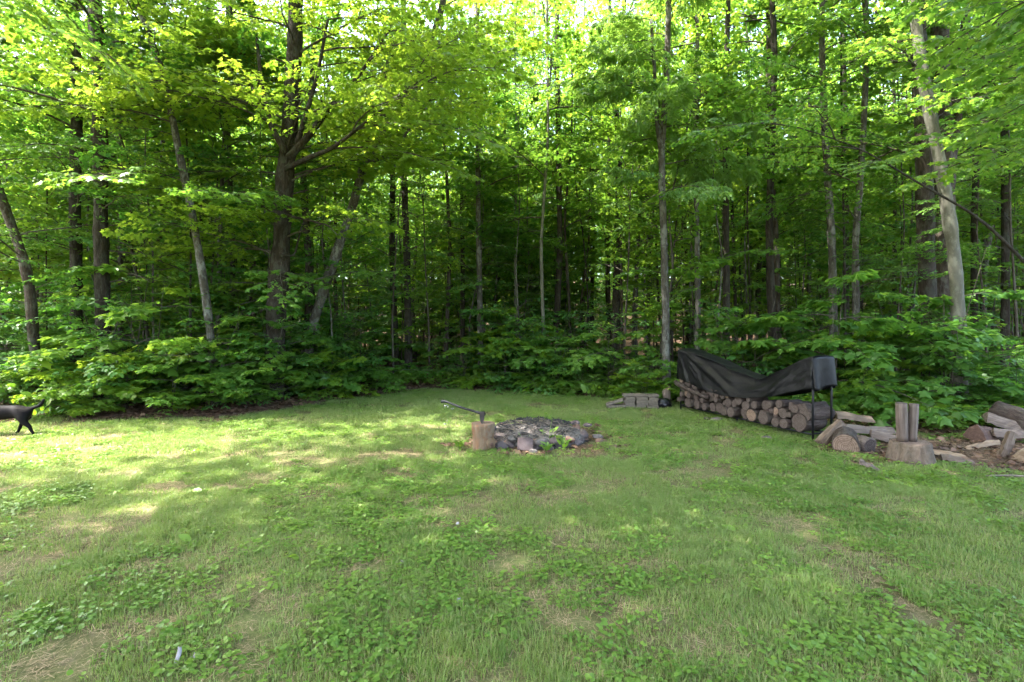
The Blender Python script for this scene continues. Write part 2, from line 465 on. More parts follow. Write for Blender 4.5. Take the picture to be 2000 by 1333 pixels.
# ------------------------------------------------------------------ ground sheet
def ground_material():
    m = NT('ground_soil_and_thatch')
    w = m.wpos()
    a = m.attr('lawn')
    n1 = m.noise(w, 1.1, 5, 0.6); n2 = m.noise(w, 9, 5, 0.7); n3 = m.noise(w, 55, 4, 0.7)
    lawn = m.ramp(n2, [(0.3, (0.060, 0.056, 0.024)), (0.5, (0.104, 0.100, 0.044)), (0.7, (0.168, 0.132, 0.088))])
    lawn = m.mix(m.ramp(n1, [(0.4, (0, 0, 0)), (0.6, (1, 1, 1))]), lawn, m.ramp(n3, [(0.3, (0.06, 0.085, 0.025)), (0.7, (0.15, 0.17, 0.06))]))
    vor = m.n('ShaderNodeTexVoronoi'); vor.inputs['Scale'].default_value = 16; m.l(w, vor.inputs['Vector'])
    sep = m.n('ShaderNodeSeparateColor'); m.l(vor.outputs['Color'], sep.inputs[0])
    lit = m.ramp(sep.outputs[0], [(0, (0.042, 0.024, 0.017)), (0.5, (0.096, 0.055, 0.037)), (0.85, (0.162, 0.102, 0.072)), (1, (0.216, 0.162, 0.126))])
    lit = m.mix(m.ramp(n2, [(0.35, (0, 0, 0)), (0.7, (1, 1, 1))]), lit, (0.07, 0.048, 0.035))
    c = m.mix(a, lit, lawn)
    h = m.math('ADD', m.math('MULTIPLY', sep.outputs[1], 0.5), n3)
    return m.done(m.principled(c, 0.95, 0.1, m.bump(h, 0.7, 0.03)))

def build_ground():
    def axis(lo, hi, fine_lo, fine_hi, fine, coarse):
        a = list(np.arange(fine_lo, fine_hi + 1e-6, fine))
        s = fine; v = fine_hi
        while v < hi: s = min(coarse, s * 1.25); v += s; a.append(v)
        s = fine; v = fine_lo
        while v > lo: s = min(coarse, s * 1.25); v -= s; a.insert(0, v)
        return np.array(a)
    xs = axis(-600, 600, -16, 16, 0.16, 40); ys = axis(-300, 900, 0, 18, 0.16, 40)
    X, Y = np.meshgrid(xs, ys)
    Z = ground(X, Y)
    nx, ny = len(xs), len(ys)
    V = np.stack([X, Y, Z], -1).reshape(-1, 3)
    i = (np.arange(ny - 1)[:, None] * nx + np.arange(nx - 1)[None]).ravel()
    T = np.concatenate([np.stack([i, i + 1, i + nx + 1], 1), np.stack([i, i + nx + 1, i + nx], 1)])
    me = tri_mesh('ground', [(V, T, 0, None)], [ground_material()])
    at = me.attributes.new('lawn', 'FLOAT', 'POINT')
    at.data.foreach_set('value', lawn_mask(V[:, 0], V[:, 1]).astype(np.float32))
    o = link('ground', me); tag(o, kind='structure')
def lawn_mask(x, y):
    e = edge_y(x) + (fbm(np.asarray(x) * 1.2, np.asarray(y) * 1.2, 3) - 0.5) * 1.4
    m = np.clip((e - y) / 0.5 + 0.5, 0, 1)
    # bare chip-strewn ground round the splitting stump and the split wood
    r = np.hypot((x - 6.1) / 2.2, (y - 6.6) / 1.0) + (fbm(np.asarray(x) * 2 + 7, np.asarray(y) * 2, 3) - 0.5) * 0.9
    m = m * np.clip((r - 0.75) / 0.4, 0, 1)
    # worn ring round the fire pit
    r2 = np.hypot((x - 0.45) / 1.2, (y - 7.5) / 1.1) + (fbm(np.asarray(x) * 3 + 3, np.asarray(y) * 3, 2) - 0.5) * 0.5
    return m * (0.25 + 0.75 * np.clip((r2 - 0.85) / 0.25, 0, 1))
build_ground()

# ------------------------------------------------------------------ scatter by geometry nodes (only for stuff nobody could count)
def scatter(name, variants, pos, rot, scale, label=None, tilt=None):
    """variants: list of meshes; pos Nx3; rot N (about z); scale N"""
    col = bpy.data.collections.new(name + '_sources')
    for i, me in enumerate(variants):
        o = bpy.data.objects.new('%s_source' % name, me); col.objects.link(o)
    n = len(pos)
    me = bpy.data.meshes.new(name)
    me.vertices.add(n); me.vertices.foreach_set('co', np.asarray(pos, np.float32).ravel())
    e = np.zeros((n, 3), np.float32); e[:, 2] = rot
    if tilt is not None: e[:, 0] = tilt[:, 0]; e[:, 1] = tilt[:, 1]
    a = me.attributes.new('eul', 'FLOAT_VECTOR', 'POINT'); a.data.foreach_set('vector', e.ravel())
    a = me.attributes.new('scl', 'FLOAT', 'POINT'); a.data.foreach_set('value', np.asarray(scale, np.float32))
    a = me.attributes.new('idx', 'INT', 'POINT'); a.data.foreach_set('value', RS.randint(0, len(variants), n).astype(np.int32))
    o = link(name, me)
    tag(o, label, None, None, 'stuff')
    ng = bpy.data.node_groups.new(name + '_nodes', 'GeometryNodeTree')
    ng.interface.new_socket('Geometry', in_out='INPUT', socket_type='NodeSocketGeometry')
    ng.interface.new_socket('Geometry', in_out='OUTPUT', socket_type='NodeSocketGeometry')
    N = ng.nodes; Lk = ng.links
    gi = N.new('NodeGroupInput'); go = N.new('NodeGroupOutput')
    iop = N.new('GeometryNodeInstanceOnPoints')
    ci = N.new('GeometryNodeCollectionInfo'); ci.inputs['Collection'].default_value = col
    ci.inputs['Separate Children'].default_value = True; ci.inputs['Reset Children'].default_value = True
    def na(nm, typ):
        x = N.new('GeometryNodeInputNamedAttribute'); x.data_type = typ; x.inputs['Name'].default_value = nm
        return x.outputs['Attribute']
    e2r = N.new('FunctionNodeEulerToRotation')
    Lk.new(na('eul', 'FLOAT_VECTOR'), e2r.inputs[0])
    mp = N.new('GeometryNodeMeshToPoints')
    Lk.new(gi.outputs[0], mp.inputs['Mesh'])
    Lk.new(mp.outputs[0], iop.inputs['Points'])
    Lk.new(ci.outputs[0], iop.inputs['Instance'])
    iop.inputs['Pick Instance'].default_value = True
    Lk.new(na('idx', 'INT'), iop.inputs['Instance Index'])
    Lk.new(e2r.outputs[0], iop.inputs['Rotation'])
    Lk.new(na('scl', 'FLOAT'), iop.inputs['Scale'])
    Lk.new(iop.outputs[0], go.inputs[0])
    md = o.modifiers.new('scatter', 'NODES'); md.node_group = ng
    return o

# ------------------------------------------------------------------ woodland behind: prototypes
rt = np.random.RandomState(23)
def forest_tree_proto(rs, H, r0, h0, nb, rad, boughs, mat, bark, sub=0.29, ls=1.2, shape=LEAF_LOW):
    lean = rs.normal(0, 0.5, 2)
    path = [(0, 0, -0.3)] + [(lean[0] * (k / 5.0) ** 1.3 + rs.normal(0, 0.10), lean[1] * (k / 5.0) ** 1.3 + rs.normal(0, 0.10), H * k / 5.0) for k in range(1, 6)]
    places = []
    limbs = []
    Q = smooth_path(path, 30)
    for i in range(nb):
        f = (i + rs.rand()) / nb
        z = h0 + (H - h0) * f ** 0.85
        k = np.array([np.interp(z, Q[:, 2], Q[:, 0]), np.interp(z, Q[:, 2], Q[:, 1]), z])
        az = i * 2.4 + rs.normal(0, 0.5)
        prof = math.sin(math.pi * (0.22 + 0.70 * f)) ** 0.8
        want = rad * prof * rs.uniform(0.7, 1.15)
        tilt = rs.uniform(0.0, 0.35) + 0.55 * f ** 1.5
        sc = min(1.25, want / 3.0)
        reach = max(0.0, want - 2.7 * sc)
        d = np.array([math.cos(az), math.sin(az), math.tan(tilt) * 0.9])
        p = k + d * reach
        if reach > 0.3: limbs.append((np.stack([k - [0, 0, 0.2], k + d * reach * 0.5, p]), 0.02 + r0 * 0.15, 0.016))
        places.append((p, az, tilt, sc, rs.normal(0, 0.25)))
    tm, _, _ = trunk_mesh('trunk', path, r0, r0 * 0.22, bark, 8, 30, 1.5, limbs, rs)
    (WV, WT), (LV, LT, LR) = crown_parts(boughs, places, shape, sub, ls, rs, 8)
    cm = tri_mesh('crown', [(WV, WT, 0, None), (LV, LT, 1, LR)], [B_TWIG, mat])
    return tm, cm

TALL = [forest_tree_proto(rt, rt.uniform(13, 19), rt.uniform(0.07, 0.15), rt.uniform(2.2, 5.5), 40, rt.uniform(2.6, 3.6),
                          (BM, BM, BB, BM)[i % 4], (M_FAR, M_FAR, M_BEECH, M_MAPLE)[i % 4], (B_DARK, B_BROWN, B_GREY, B_DARK)[i % 4]) for i in range(8)]
YOUNG = [forest_tree_proto(rt, rt.uniform(5.5, 9.5), rt.uniform(0.02, 0.04), rt.uniform(0.5, 1.6), 30, rt.uniform(1.4, 2.2),
                           (BM, BB)[i % 2], (M_FAR, M_BEECH, M_MAPLE)[i % 3], (B_TWIG, B_GREY, B_DARK)[i % 3], 0.42, 1.1) for i in range(7)]

POLES = [forest_tree_proto(rt, rt.uniform(9, 13), rt.uniform(0.028, 0.055), rt.uniform(4.2, 6), 14, rt.uniform(1.2, 1.8),
                           (BM, BB)[i % 2], (M_FAR, M_MAPLE)[i % 2], (B_DARK, B_GREY, B_BROWN)[i % 3], 0.4, 1.15) for i in range(6)]

# the strip of open air through which the sun reaches the lawn on the left
def sun_corridor(x, y, rad):
    hx, hy = TO_SUN.x / TO_SUN.z, TO_SUN.y / TO_SUN.z
    for z in np.arange(3, 18, 1.5):
        for (qx, qy) in ((-7.5, 6.3), (-6, 6.5), (-4.5, 6.6), (-3.4, 6.9)):
            if (x - qx - hx * z) ** 2 + (y - qy - hy * z) ** 2 < rad ** 2: return True
    return False

SECT = [(-9999, 120, 'behind the dog at the far left'), (120, 290, 'around the thick straight dark tree'), (290, 470, 'behind the curved pale tree'),
        (470, 620, 'behind the big old maple'), (620, 800, 'behind the crooked leaning tree'), (800, 960, 'beyond the shady hollow'),
        (960, 1140, 'above the fire pit'), (1140, 1330, 'behind the forked ash'), (1330, 1480, 'behind the left part of the tarp'),
        (1480, 1640, 'behind the right part of the tarp'), (1640, 1800, 'right of the grey twins'), (1800, 9999, 'behind the pale smooth tree')]
def where(x, y):
    p = 1000 + 1000 * x / y
    return [t for a, b, t in SECT if a <= p < b][0]
def depth_word(y, a, b): return 'nearer' if y < a else ('farther' if y < b else 'farthest')
placed = []
def free(x, y, dmin):
    for a, b in placed:
        if (a - x) ** 2 + (b - y) ** 2 < dmin ** 2: return False
    return True

# ------------------------------------------------------------------ the trees one can tell apart
def big_tree(name, label, pts, d, r0, r1, bark, top=16.0, boughs=(), limbs=(), base_y=None, drift=(0, 0), sides=14, flare=1.6, group=None, ddep=0.0):
    """pts: photo pixels of the trunk from low to high; d depth of the trunk"""
    W = [px(a, b, d + ddep * i) for i, (a, b) in enumerate(pts)]
    if W[0].z > 0.3:
        bx = W[0].x - drift[0]; by = W[0].y - drift[1]
        W.insert(0, Vector((bx, by, G(bx, by) - 0.05)))
    else:
        W[0].z = G(W[0].x, W[0].y) - 0.05
    last, prev = W[-1], W[-2]
    if last.z < top:
        dirv = (last - prev).normalized(); dirv = (dirv * 0.6 + Vector((0, 0, 0.5))).normalized()
        W.append(last + dirv * (top - last.z))
    base = W[0].copy()
    root = empty(name, base)
    tag(root, label, 'tree', group)
    loc = [np.array(w - base) for w in W]
    rs = np.random.RandomState(int(abs(pts[0][0])) + 5)
    lm = []
    for (lp, ld, a, b_) in limbs:
        lm.append(([np.array(px(q[0], q[1], ld + (q[2] if len(q) > 2 else 0)) - base) for q in lp], a, b_))
    tm, Q, R = trunk_mesh('trunk', loc, r0, r1, bark, sides, 60, flare, (), rs)
    link('trunk', tm, root)
    for lp, a, b_ in lm:
        lq = smooth_path(lp, 22)
        V, T = tube(lq, a + (b_ - a) * np.linspace(0, 1, 22) ** 0.8, 8, True, 0.05, rs)
        link('limb', tri_mesh('limb', [(V, T, 0, None)], [bark]), root)
    for (z0, z1, n, smin, smax, meshes, az0, az1) in boughs:
        for i in range(n):
            z = z0 + (z1 - z0) * (i + rs.rand()) / n
            kx = np.interp(z, Q[:, 2], Q[:, 0]); ky = np.interp(z, Q[:, 2], Q[:, 1])
            az = math.radians(rs.uniform(az0, az1))
            s = rs.uniform(smin, smax) * (1 - 0.35 * max(0, (z - 8) / 9))
            o = link('leafy_bough', meshes[rs.randint(len(meshes))], root, (kx, ky, z),
                     Matrix(rotm(az, rs.uniform(-0.12, 0.35) + 0.3 * max(0, (z - 6) / 8), rs.normal(0, 0.2)).tolist()).to_euler(), s)
    placed.append((base.x, base.y))
    return root, base, Q

def limb_boughs(root, base, lp, ld, n, s, meshes, seed=0):
    rs = np.random.RandomState(seed)
    pts = [np.array(px(q[0], q[1], ld + (q[2] if len(q) > 2 else 0)) - base) for q in lp]
    Q = smooth_path(pts, 30)
    for i in range(n):
        k = int(8 + 21 * (i + 1) / n); p = Q[k]; dv = Q[k] - Q[k - 1]
        az = math.atan2(dv[1], dv[0]) + rs.uniform(-0.9, 0.9)
        link('leafy_bough', meshes[rs.randint(len(meshes))], root, p, Matrix(rotm(az, rs.uniform(-0.15, 0.3), rs.normal(0, .25)).tolist()).to_euler(), s * rs.uniform(0.75, 1.2))

ML, MY, MB, MA = ME_MAPLE, ME_MAPLEY, ME_BEECH, ME_ASH
# big old maple left of centre
la = [[(560, 300), (530, 250), (510, 160), (500, 60, .3)], [(562, 310), (600, 270), (640, 215, -.3), (700, 150, -.6), (760, 60, -.9)],
      [(556, 330), (600, 310), (650, 290, -.5), (720, 235, -1.), (800, 170, -1.4)], [(565, 330), (590, 250, .2), (620, 150, .3), (640, 40, .4)],
      [(552, 420), (600, 430, -.3), (640, 440, -.6), (660, 460, -.8)], [(548, 500), (575, 500, .3), (590, 440, .6), (620, 400, .9)]]
r_, b_, q_ = big_tree('maple_tree', 'big old maple with thick dark furrowed trunk forking low, left of centre behind the lawn',
    [(535, 740), (540, 600), (550, 470), (556, 350), (566, 250), (575, 120), (578, 0)], 11.4, 0.222, 0.10, B_DARK, 17,
    [(2.2, 5.5, 14, 0.6, 1.0, ML + MY, 150, 400), (4.8, 8.0, 14, 0.95, 1.25, MY, 0, 360), (8, 15, 26, 1.0, 1.35, MY + ML, 0, 360)],
    [(la[0], 11.0, .075, .03), (la[1], 11.0, .09, .02), (la[2], 11.0, .065, .015), (la[3], 11.0, .07, .03), (la[4], 11.0, .035, .01), (la[5], 11.0, .03, .01)])
for k, l_ in enumerate(la[:4]): limb_boughs(r_, b_, l_, 11.0, 7, 0.9, MY, 30 + k)
# crooked tree
lb = [[(718, 320), (770, 300, -.2), (830, 200, -.3), (860, 130, -.4), (900, 60, -.5)], [(800, 190), (850, 190, .1), (900, 178, .2), (965, 172, .3)],
      [(735, 270), (745, 220, .2), (752, 160, .3), (760, 80, .3)]]
r_, b_, q_ = big_tree('crooked_tree', 'crooked grey leaning tree just right of the big old maple, bending up to the right',
    [(590, 740), (612, 630), (640, 545), (662, 480), (690, 400), (705, 340), (735, 270), (790, 195), (830, 110), (860, 30)], 12.4, 0.13, 0.05, B_GREY, 14,
    [(6.5, 12, 12, 0.7, 1.0, MY, 0, 360)], [(lb[1], 12.4, .05, .012), (lb[2], 12.4, .05, .02), (lb[0], 12.4, .045, .02)])
limb_boughs(r_, b_, lb[0], 12.4, 5, 0.6, MY, 41); limb_boughs(r_, b_, lb[2], 12.4, 4, 0.7, MY, 42)
# pale curved trunk on the left
big_tree('curved_tree', 'slim pale grey-brown tree curving up to the left, left of the big old maple',
    [(420, 735), (405, 600), (390, 500), (372, 400), (350, 300), (325, 170), (300, 90), (265, 0)], 10.5, 0.084, 0.047, B_GREY, 13,
    [(3.2, 6, 6, .4, .6, MY + MB, 180, 360), (5.5, 11, 10, 0.7, 1.0, MY, 60, 300)])
big_tree('dark_tree', 'straight thick dark-barked tree standing well left of the curved pale tree',
    [(205, 720), (200, 600), (197, 450), (196, 300), (192, 130), (185, 0)], 10.6, 0.14, 0.10, B_DARK, 16,
    [(2.2, 5.5, 7, 0.7, 1.0, MB + ML, 180, 400), (5.5, 14, 22, 0.9, 1.25, ML, 0, 360)])
big_tree('dark_tree', 'dark tree close left of the straight thick one, with dead side twigs',
    [(148, 710), (150, 560), (146, 400), (150, 240), (145, 80), (140, -40)], 11.6, 0.125, 0.09, B_DARK, 15,
    [(2.8, 5.5, 6, 0.7, 1.0, MB, 180, 380), (5.5, 13, 18, 0.9, 1.2, ML, 0, 360)])
big_tree('leaning_tree', 'brown tree at the left frame edge whose trunk leans up to the left',
    [(70, 720), (58, 560), (45, 500), (22, 440), (0, 380), (-30, 300), (-60, 200)], 10.2, 0.095, 0.055, B_BROWN, 13,
    [(2, 5, 7, .6, .85, MB, 200, 420), (5, 12, 14, 0.8, 1.1, ML + MB, 0, 360)])
for (xb, xt, d, r, lab, bk) in ((240, 236, 13.5, .07, 'thin grey tree in the gap right of the straight thick dark tree', B_GREY),
                            (318, 322, 15, .08, 'thin grey tree far back between the thick dark tree and the curved pale tree', B_GREY),
                            (425, 440, 13.2, .06, 'thin leaning grey tree just right of the curved pale tree', B_GREY),
                            (449, 446, 14.0, .075, 'straight dark thin tree between the curved pale tree and the big old maple', B_DARK),
                            (775, 770, 17, .12, 'dark tree in the hollow right of the crooked tree, left of its pair', B_DARK),
                            (800, 790, 15.5, .12, 'dark trunk in the hollow above the axe, right of its pair', B_DARK),
                            (870, 866, 16.5, .07, 'slim trunk in the deep shade left of the centre saplings', B_BROWN),
                            (905, 900, 18, .09, 'dark trunk deep in the wood straight above the fire pit axe', B_DARK),
                            (940, 935, 15.5, .10, 'grey trunk half hidden behind the centre saplings', B_GREY),
                            (1010, 1014, 17, .06, 'thin pale trunk above the fire pit', B_PALE),
                            (1062, 1068, 14.5, .055, 'white birch-like slim trunk above the right half of the fire pit', B_PALE),
                            (1085, 1090, 16, .11, 'dark trunk right beside the white slim trunk', B_DARK),
                            (1365, 1360, 12.6, .075, 'slim straight grey tree just right of the forked ash behind the tarp', B_GREY),
                            (1440, 1430, 17, .06, 'thin dark trunk behind the middle of the tarp', B_DARK),
                            (1520, 1500, 14.5, .12, 'brown trunk deep behind the sag of the tarp', B_BROWN),
                            (1632, 1608, 12.2, .10, 'grey mottled tree behind the right end of the wood rack, left of its twin', B_GREY),
                            (1668, 1682, 12.0, .085, 'grey mottled tree behind the right end of the wood rack, right of its twin', B_GREY),
                            (1650, 1645, 13.5, .035, 'very thin dark tree between the two grey mottled twins', B_DARK),
                            (1905, 1910, 14, .09, 'dark tree right of the pale smooth trunk', B_DARK),
                            (1965, 1960, 13, .10, 'dark tree at the right frame edge of the wood', B_DARK)):
    rr = np.random.RandomState(int(xb))
    mx_ = xb + (xt - xb) * .5 + rr.normal(0, 5)
    big_tree('slim_tree', lab, [(xb + rr.normal(0, 2), 645 + 1500 / d), (mx_, 480), (xt + rr.normal(0, 4), 260), (xt + rr.normal(0, 5), 60), (xt, -60)], d, r, r * .5, bk, 14,
             [(2.4, 4.5, 4, .4, .7, ML + MB, 0, 360), (4.5, 13, 15 if 880 < xb < 1500 else 12, 0.7, 1.05, ML if xb > 500 or xb < 300 else MY, 0, 360)], sides=10, flare=1.35)
# forked ash in the right half
l1 = [(1290, 290), (1283, 240), (1279, 150), (1272, 40)]
r_, b_, q_ = big_tree('ash_tree', 'forked tree with mottled brown and white bark behind the left end of the black tarp',
    [(1302, 745), (1300, 620), (1297, 480), (1291, 300), (1300, 200), (1304, 100), (1306, 0)], 11.5, 0.086, 0.05, B_GREY, 15,
    [(4.6, 8.5, 14, 0.6, 0.9, MA, 0, 360), (8.5, 14, 10, 0.8, 1.05, MA, 0, 360)], [(l1, 11.5, .055, .035)])
limb_boughs(r_, b_, l1, 11.5, 5, 0.65, MA, 51)
# group at the right
l2 = [(1815, 300), (1790, 260), (1770, 160), (1760, 40)]
big_tree('dark_tree', 'thick dark tree with leafy shoots up its trunk left of the pale smooth tree',
    [(1818, 730), (1812, 600), (1808, 450), (1805, 300), (1798, 160), (1792, 20)], 10.8, 0.17, 0.12, B_DARK, 15,
    [(1.2, 4.5, 14, 0.25, 0.4, ML, 180, 360), (5.0, 13, 16, 0.8, 1.1, ML, 0, 360)])
l3 = [(1850, 330), (1865, 240), (1878, 130), (1890, 0)]
big_tree('brown_tree', 'broad brown forked trunk directly behind the pale smooth tree',
    [(1835, 730), (1838, 600), (1845, 450), (1850, 330), (1840, 200), (1835, 60)], 11.3, 0.19, 0.12, B_BROWN, 15,
    [(5.5, 13, 16, 0.8, 1.1, ML, 0, 360)], [(l3, 11.3, .14, .08)])
big_tree('pale_smooth_tree', 'pale grey smooth-barked tree leaning left as it rises, on the right above the splitting stump',
    [(1874, 735), (1872, 620), (1866, 520), (1855, 430), (1838, 330), (1818, 230), (1802, 150), (1790, 60)], 9.6, 0.115, 0.075, B_PALE, 13,
    [(6, 12, 12, 0.7, 1.0, ML, 0, 360)])
# tree off the right side whose dark branch and low leaves hang into the picture
l4 = [(2160, 640), (2060, 560), (2000, 512), (1930, 440), (1880, 405), (1800, 362), (1740, 325), (1700, 300), (1640, 275), (1560, 250)]
l5 = [(2250, 200), (2150, 120), (2050, 70), (1900, 20)]
r_, b_, q_ = big_tree('overhanging_tree', 'tree beyond the right edge with a long dark bare branch slanting into the picture',
    [(2230, 860), (2225, 600), (2230, 300), (2240, 0)], 6.9, 0.13, 0.10, B_DARK, 13,
    [(4.2, 7.2, 9, 0.7, 1.0, ML, 80, 220), (6, 12, 20, 0.9, 1.2, ML, 0, 360)], [(l4, 6.9, .030, .007)])
limb_boughs(r_, b_, l4[4:], 6.9, 4, 0.42, ML, 61)

# overhead trees beside and behind the camera, most added unseen to shade the lawn
for (x, y, r, top, lab, zz, nb) in ((4.6, -1.2, .2, 15, 'maple beside the lawn whose leaves hang in the top right corner', 4.4, 30),
                       (-8.6, -0.4, .2, 15, 'unseen maple beyond the left edge, added to shade the near lawn', 4.6, 34),
                       (-3.4, -2.2, .2, 16, 'unseen maple behind the viewpoint, added to shade the near grass', 5.4, 34),
                       (-12.9, 0.0, .2, 16, 'unseen maple further out to the left, added to shade the near grass', 3.5, 34),
                       (-1.0, 0.8, .0, 0, '', 0, 0)):
    if nb == 0: continue
    rr = np.random.RandomState(int(abs(x * 10)))
    root = empty('offscreen_shade_tree', (x, y, G(x, y) - .05)); tag(root, lab, 'tree')
    tm, Q, R = trunk_mesh('trunk', [(0, 0, 0), (.1, .1, 4), (-.1, .2, 9), (0, 0, top)], r, .08, B_BROWN, 12, 30)
    link('trunk', tm, root)
    for i in range(nb):
        f = (i + rr.rand()) / nb; z = zz + (top - zz) * f; az = i * 2.4 + rr.normal(0, .4)
        rad = 1.6 * math.sin(math.pi * (0.3 + .62 * f))
        d = np.array([math.cos(az), math.sin(az), .25])
        link('leafy_bough', ML[rr.randint(6)], root, d * rad * rr.uniform(.1, 1) + [0, 0, z], Matrix(rotm(az, rr.uniform(0, .4), rr.normal(0, .2)).tolist()).to_euler(), rr.uniform(.9, 1.35))
    placed.append((x, y))

root = empty('corner_tree', (6.4, 2.6, G(6.4, 2.6) - .05)); tag(root, 'maple beyond the right edge whose big dark leaves hang into the top right corner', 'tree')
tm, Q, R = trunk_mesh('trunk', [(0, 0, 0), (.1, .1, 4), (0, .2, 9)], .14, .08, B_DARK, 12, 30); link('trunk', tm, root)
rr = np.random.RandomState(88)
for (tx, ty, tz, s_) in ((4.25, 4.1, 4.15, .8), (4.5, 4.9, 4.6, .85), (4.9, 5.4, 5.2, .9), (5.3, 5.6, 4.4, .8), (5.0, 4.5, 3.9, .7), (4.7, 5.2, 4.1, .7), (5.6, 6.2, 6.0, 1.), (5.9, 6.3, 5.2, .9), (4.7, 4.3, 4.7, .8), (5.8, 5.9, 3.7, .7)):
    a = np.array([6.4, 2.8, tz - .1]); b = np.array([tx, ty, tz]); dv = b - a; L_ = np.linalg.norm(dv[:2]); az = math.atan2(dv[1], dv[0])
    st_ = b - dv / np.linalg.norm(dv) * 2.6 * s_
    V, T = tube(smooth_path([a - np.array([6.4, 2.6, 0]), (a + st_) / 2 - np.array([6.4, 2.6, -.1]), st_ - np.array([6.4, 2.6, 0])], 6), np.linspace(.035, .02, 6), 6)
    link('limb', tri_mesh('limb', [(V, T, 0, None)], [B_DARK]), root)
    link('leafy_bough', ML[rr.randint(6)], root, st_ - np.array([6.4, 2.6, 0]), Matrix(rotm(az, rr.uniform(-.05, .2), rr.normal(0, .15)).tolist()).to_euler(), s_)
def lean_tree(name, lab, path, r, z0, n, rad, seed, s0=.95, s1=1.35):  # maple with its crown above the frame, added to keep sun off the lawn
    rr = np.random.RandomState(seed); x, y = path[0][:2]
    root = empty(name, (x, y, G(x, y) - .05)); tag(root, lab, 'tree')
    pl = [np.array(p) - np.array([x, y, 0]) for p in path]
    tm, Q, R = trunk_mesh('trunk', pl, r, .07, B_BROWN, 12, 30); link('trunk', tm, root)
    for i in range(n):
        f = (i + rr.rand()) / n; z = z0 + (path[-1][2] - z0) * f; az = i * 2.4 + rr.normal(0, .4)
        c = np.array([np.interp(z, Q[:, 2], Q[:, 0]), np.interp(z, Q[:, 2], Q[:, 1]), z])
        want = rad * math.sin(math.pi * (0.25 + .62 * f)) * rr.uniform(.25, 1)
        d = np.array([math.cos(az), math.sin(az), .22]); e = c + d * want
        if want > .8:
            V, T = tube(smooth_path([c - [0, 0, .2], c + d * want * .5 + [0, 0, .08], e], 8), np.linspace(.05, .02, 8), 6); link('limb', tri_mesh('limb', [(V, T, 0, None)], [B_BROWN]), root)
        link('leafy_bough', ML[rr.randint(6)], root, e, Matrix(rotm(az, rr.uniform(-.05, .35), rr.normal(0, .2)).tolist()).to_euler(), rr.uniform(s0, s1))
lean_tree('offscreen_shade_tree', 'unseen tall maple leaning over the lawn from behind, added to shade it', [(1.5, -3.5, 0), (.6, -1, 5), (-1.2, 3.2, 9.5), (-2.0, 5.4, 14)], .22, 6.9, 82, 3.4, 71)
lean_tree('offscreen_shade_tree', 'unseen tall maple right of the viewpoint, added to shade the near lawn', [(4.5, -2.5, 0), (3.6, -1, 5), (2.5, 1.8, 9), (2.0, 3.2, 13)], .2, 8.0, 34, 3.2, 72)

lean_tree('offscreen_shade_tree', 'unseen tall maple beyond the left edge, added to shade the middle lawn', [(-6.0, 2.4, 0), (-5.6, 2.8, 6), (-4.4, 4.2, 10), (-3.2, 5.4, 13.5)], .22, 8.2, 68, 3.1, 73, 1.0, 1.35)
lean_tree('offscreen_shade_tree', 'unseen maple beyond the left edge, added to shade the nearest grass', [(-10.2, 1.5, 0), (-10.1, 1.7, 6), (-10.2, 1.8, 13)], .18, 3.2, 40, 1.5, 74, .8, 1.1)
lean_tree('offscreen_shade_tree', 'unseen tall maple arching over from the right, added to shade the fire pit', [(1.5, -1.5, 0), (.6, 1.5, 7), (.0, 5.6, 11.5), (-.6, 7.4, 14.5)], .2, 9.4, 56, 3.2, 75, .95, 1.25)

# ------------------------------------------------------------------ rows of woodland trees behind
def put_protos(protos, name, cat, label, group, n, yr, spread, dmin, seed, smin, smax, rad, pow_=1.0, keep=None):
    rs = np.random.RandomState(seed)
    roots = []
    for tm, cm in protos:
        roots.append((tm, cm))
    made = 0; tries = 0
    while made < n and tries < 30000:
        tries += 1
        y = yr[0] + (yr[1] - yr[0]) * rs.rand() ** pow_
        x = rs.uniform(-1, 1) * (y * spread + 3)
        if y < float(edge_y(x)) + 1.4 or not free(x, y, dmin) or sun_corridor(x, y, rad) or (keep and not keep(x, y, rs)): continue
        placed.append((x, y))
        ki = rs.randint(len(roots)); tm, cm = roots[ki]
        o = empty(name, (x, y, G(x, y)), rs.uniform(0, 6.28), rs.uniform(smin, smax))
        bw = tm.materials[0].name.split('_')[0].replace('twig', 'grey-brown')
        tag(o, '%s %s %s, %s' % (depth_word(y, *((17, 25) if name == 'forest_tree' else (15, 21))), bw, label, where(x, y)), cat, group)
        link('trunk', tm, o, scale=(.6, .6, 1) if smax > 1.35 else None); c = link('crown', cm, o)
        made += 1
    return made
n1 = put_protos(TALL, 'forest_tree', 'tree', 'tall tree', 'tall trees deep in the wood', 100, (11.5, 34), 1.08, 1.5, 5, .85, 1.15, 3.2, .8)
n2 = put_protos(YOUNG, 'young_tree', 'tree', 'thin young tree', 'thin young trees in the understory', 170, (10.8, 27), 1.05, 0.7, 6, .85, 1.3, 2.0, 1.15, lambda x, y, r: x / y < .12 or r.rand() < .4)
n3 = put_protos(POLES, 'pole_tree', 'tree', 'slender bare-stemmed tree', 'slender bare-stemmed trees in the wood', 120, (11, 27), 1.03, 0.45, 8, .8, 1.2, 1.6, 1.0, lambda x, y, r: x / y > .05 or r.rand() < .35)
n4 = put_protos(TALL[:4], 'forest_tree', 'tree', 'tall tree', 'tall trees deep in the wood', 18, (13, 25), 1.0, 1.2, 15, 1.15, 1.4, 3.2, 1.0, lambda x, y, r: -.12 < x / y < .75)
print('trees', n1, n2)

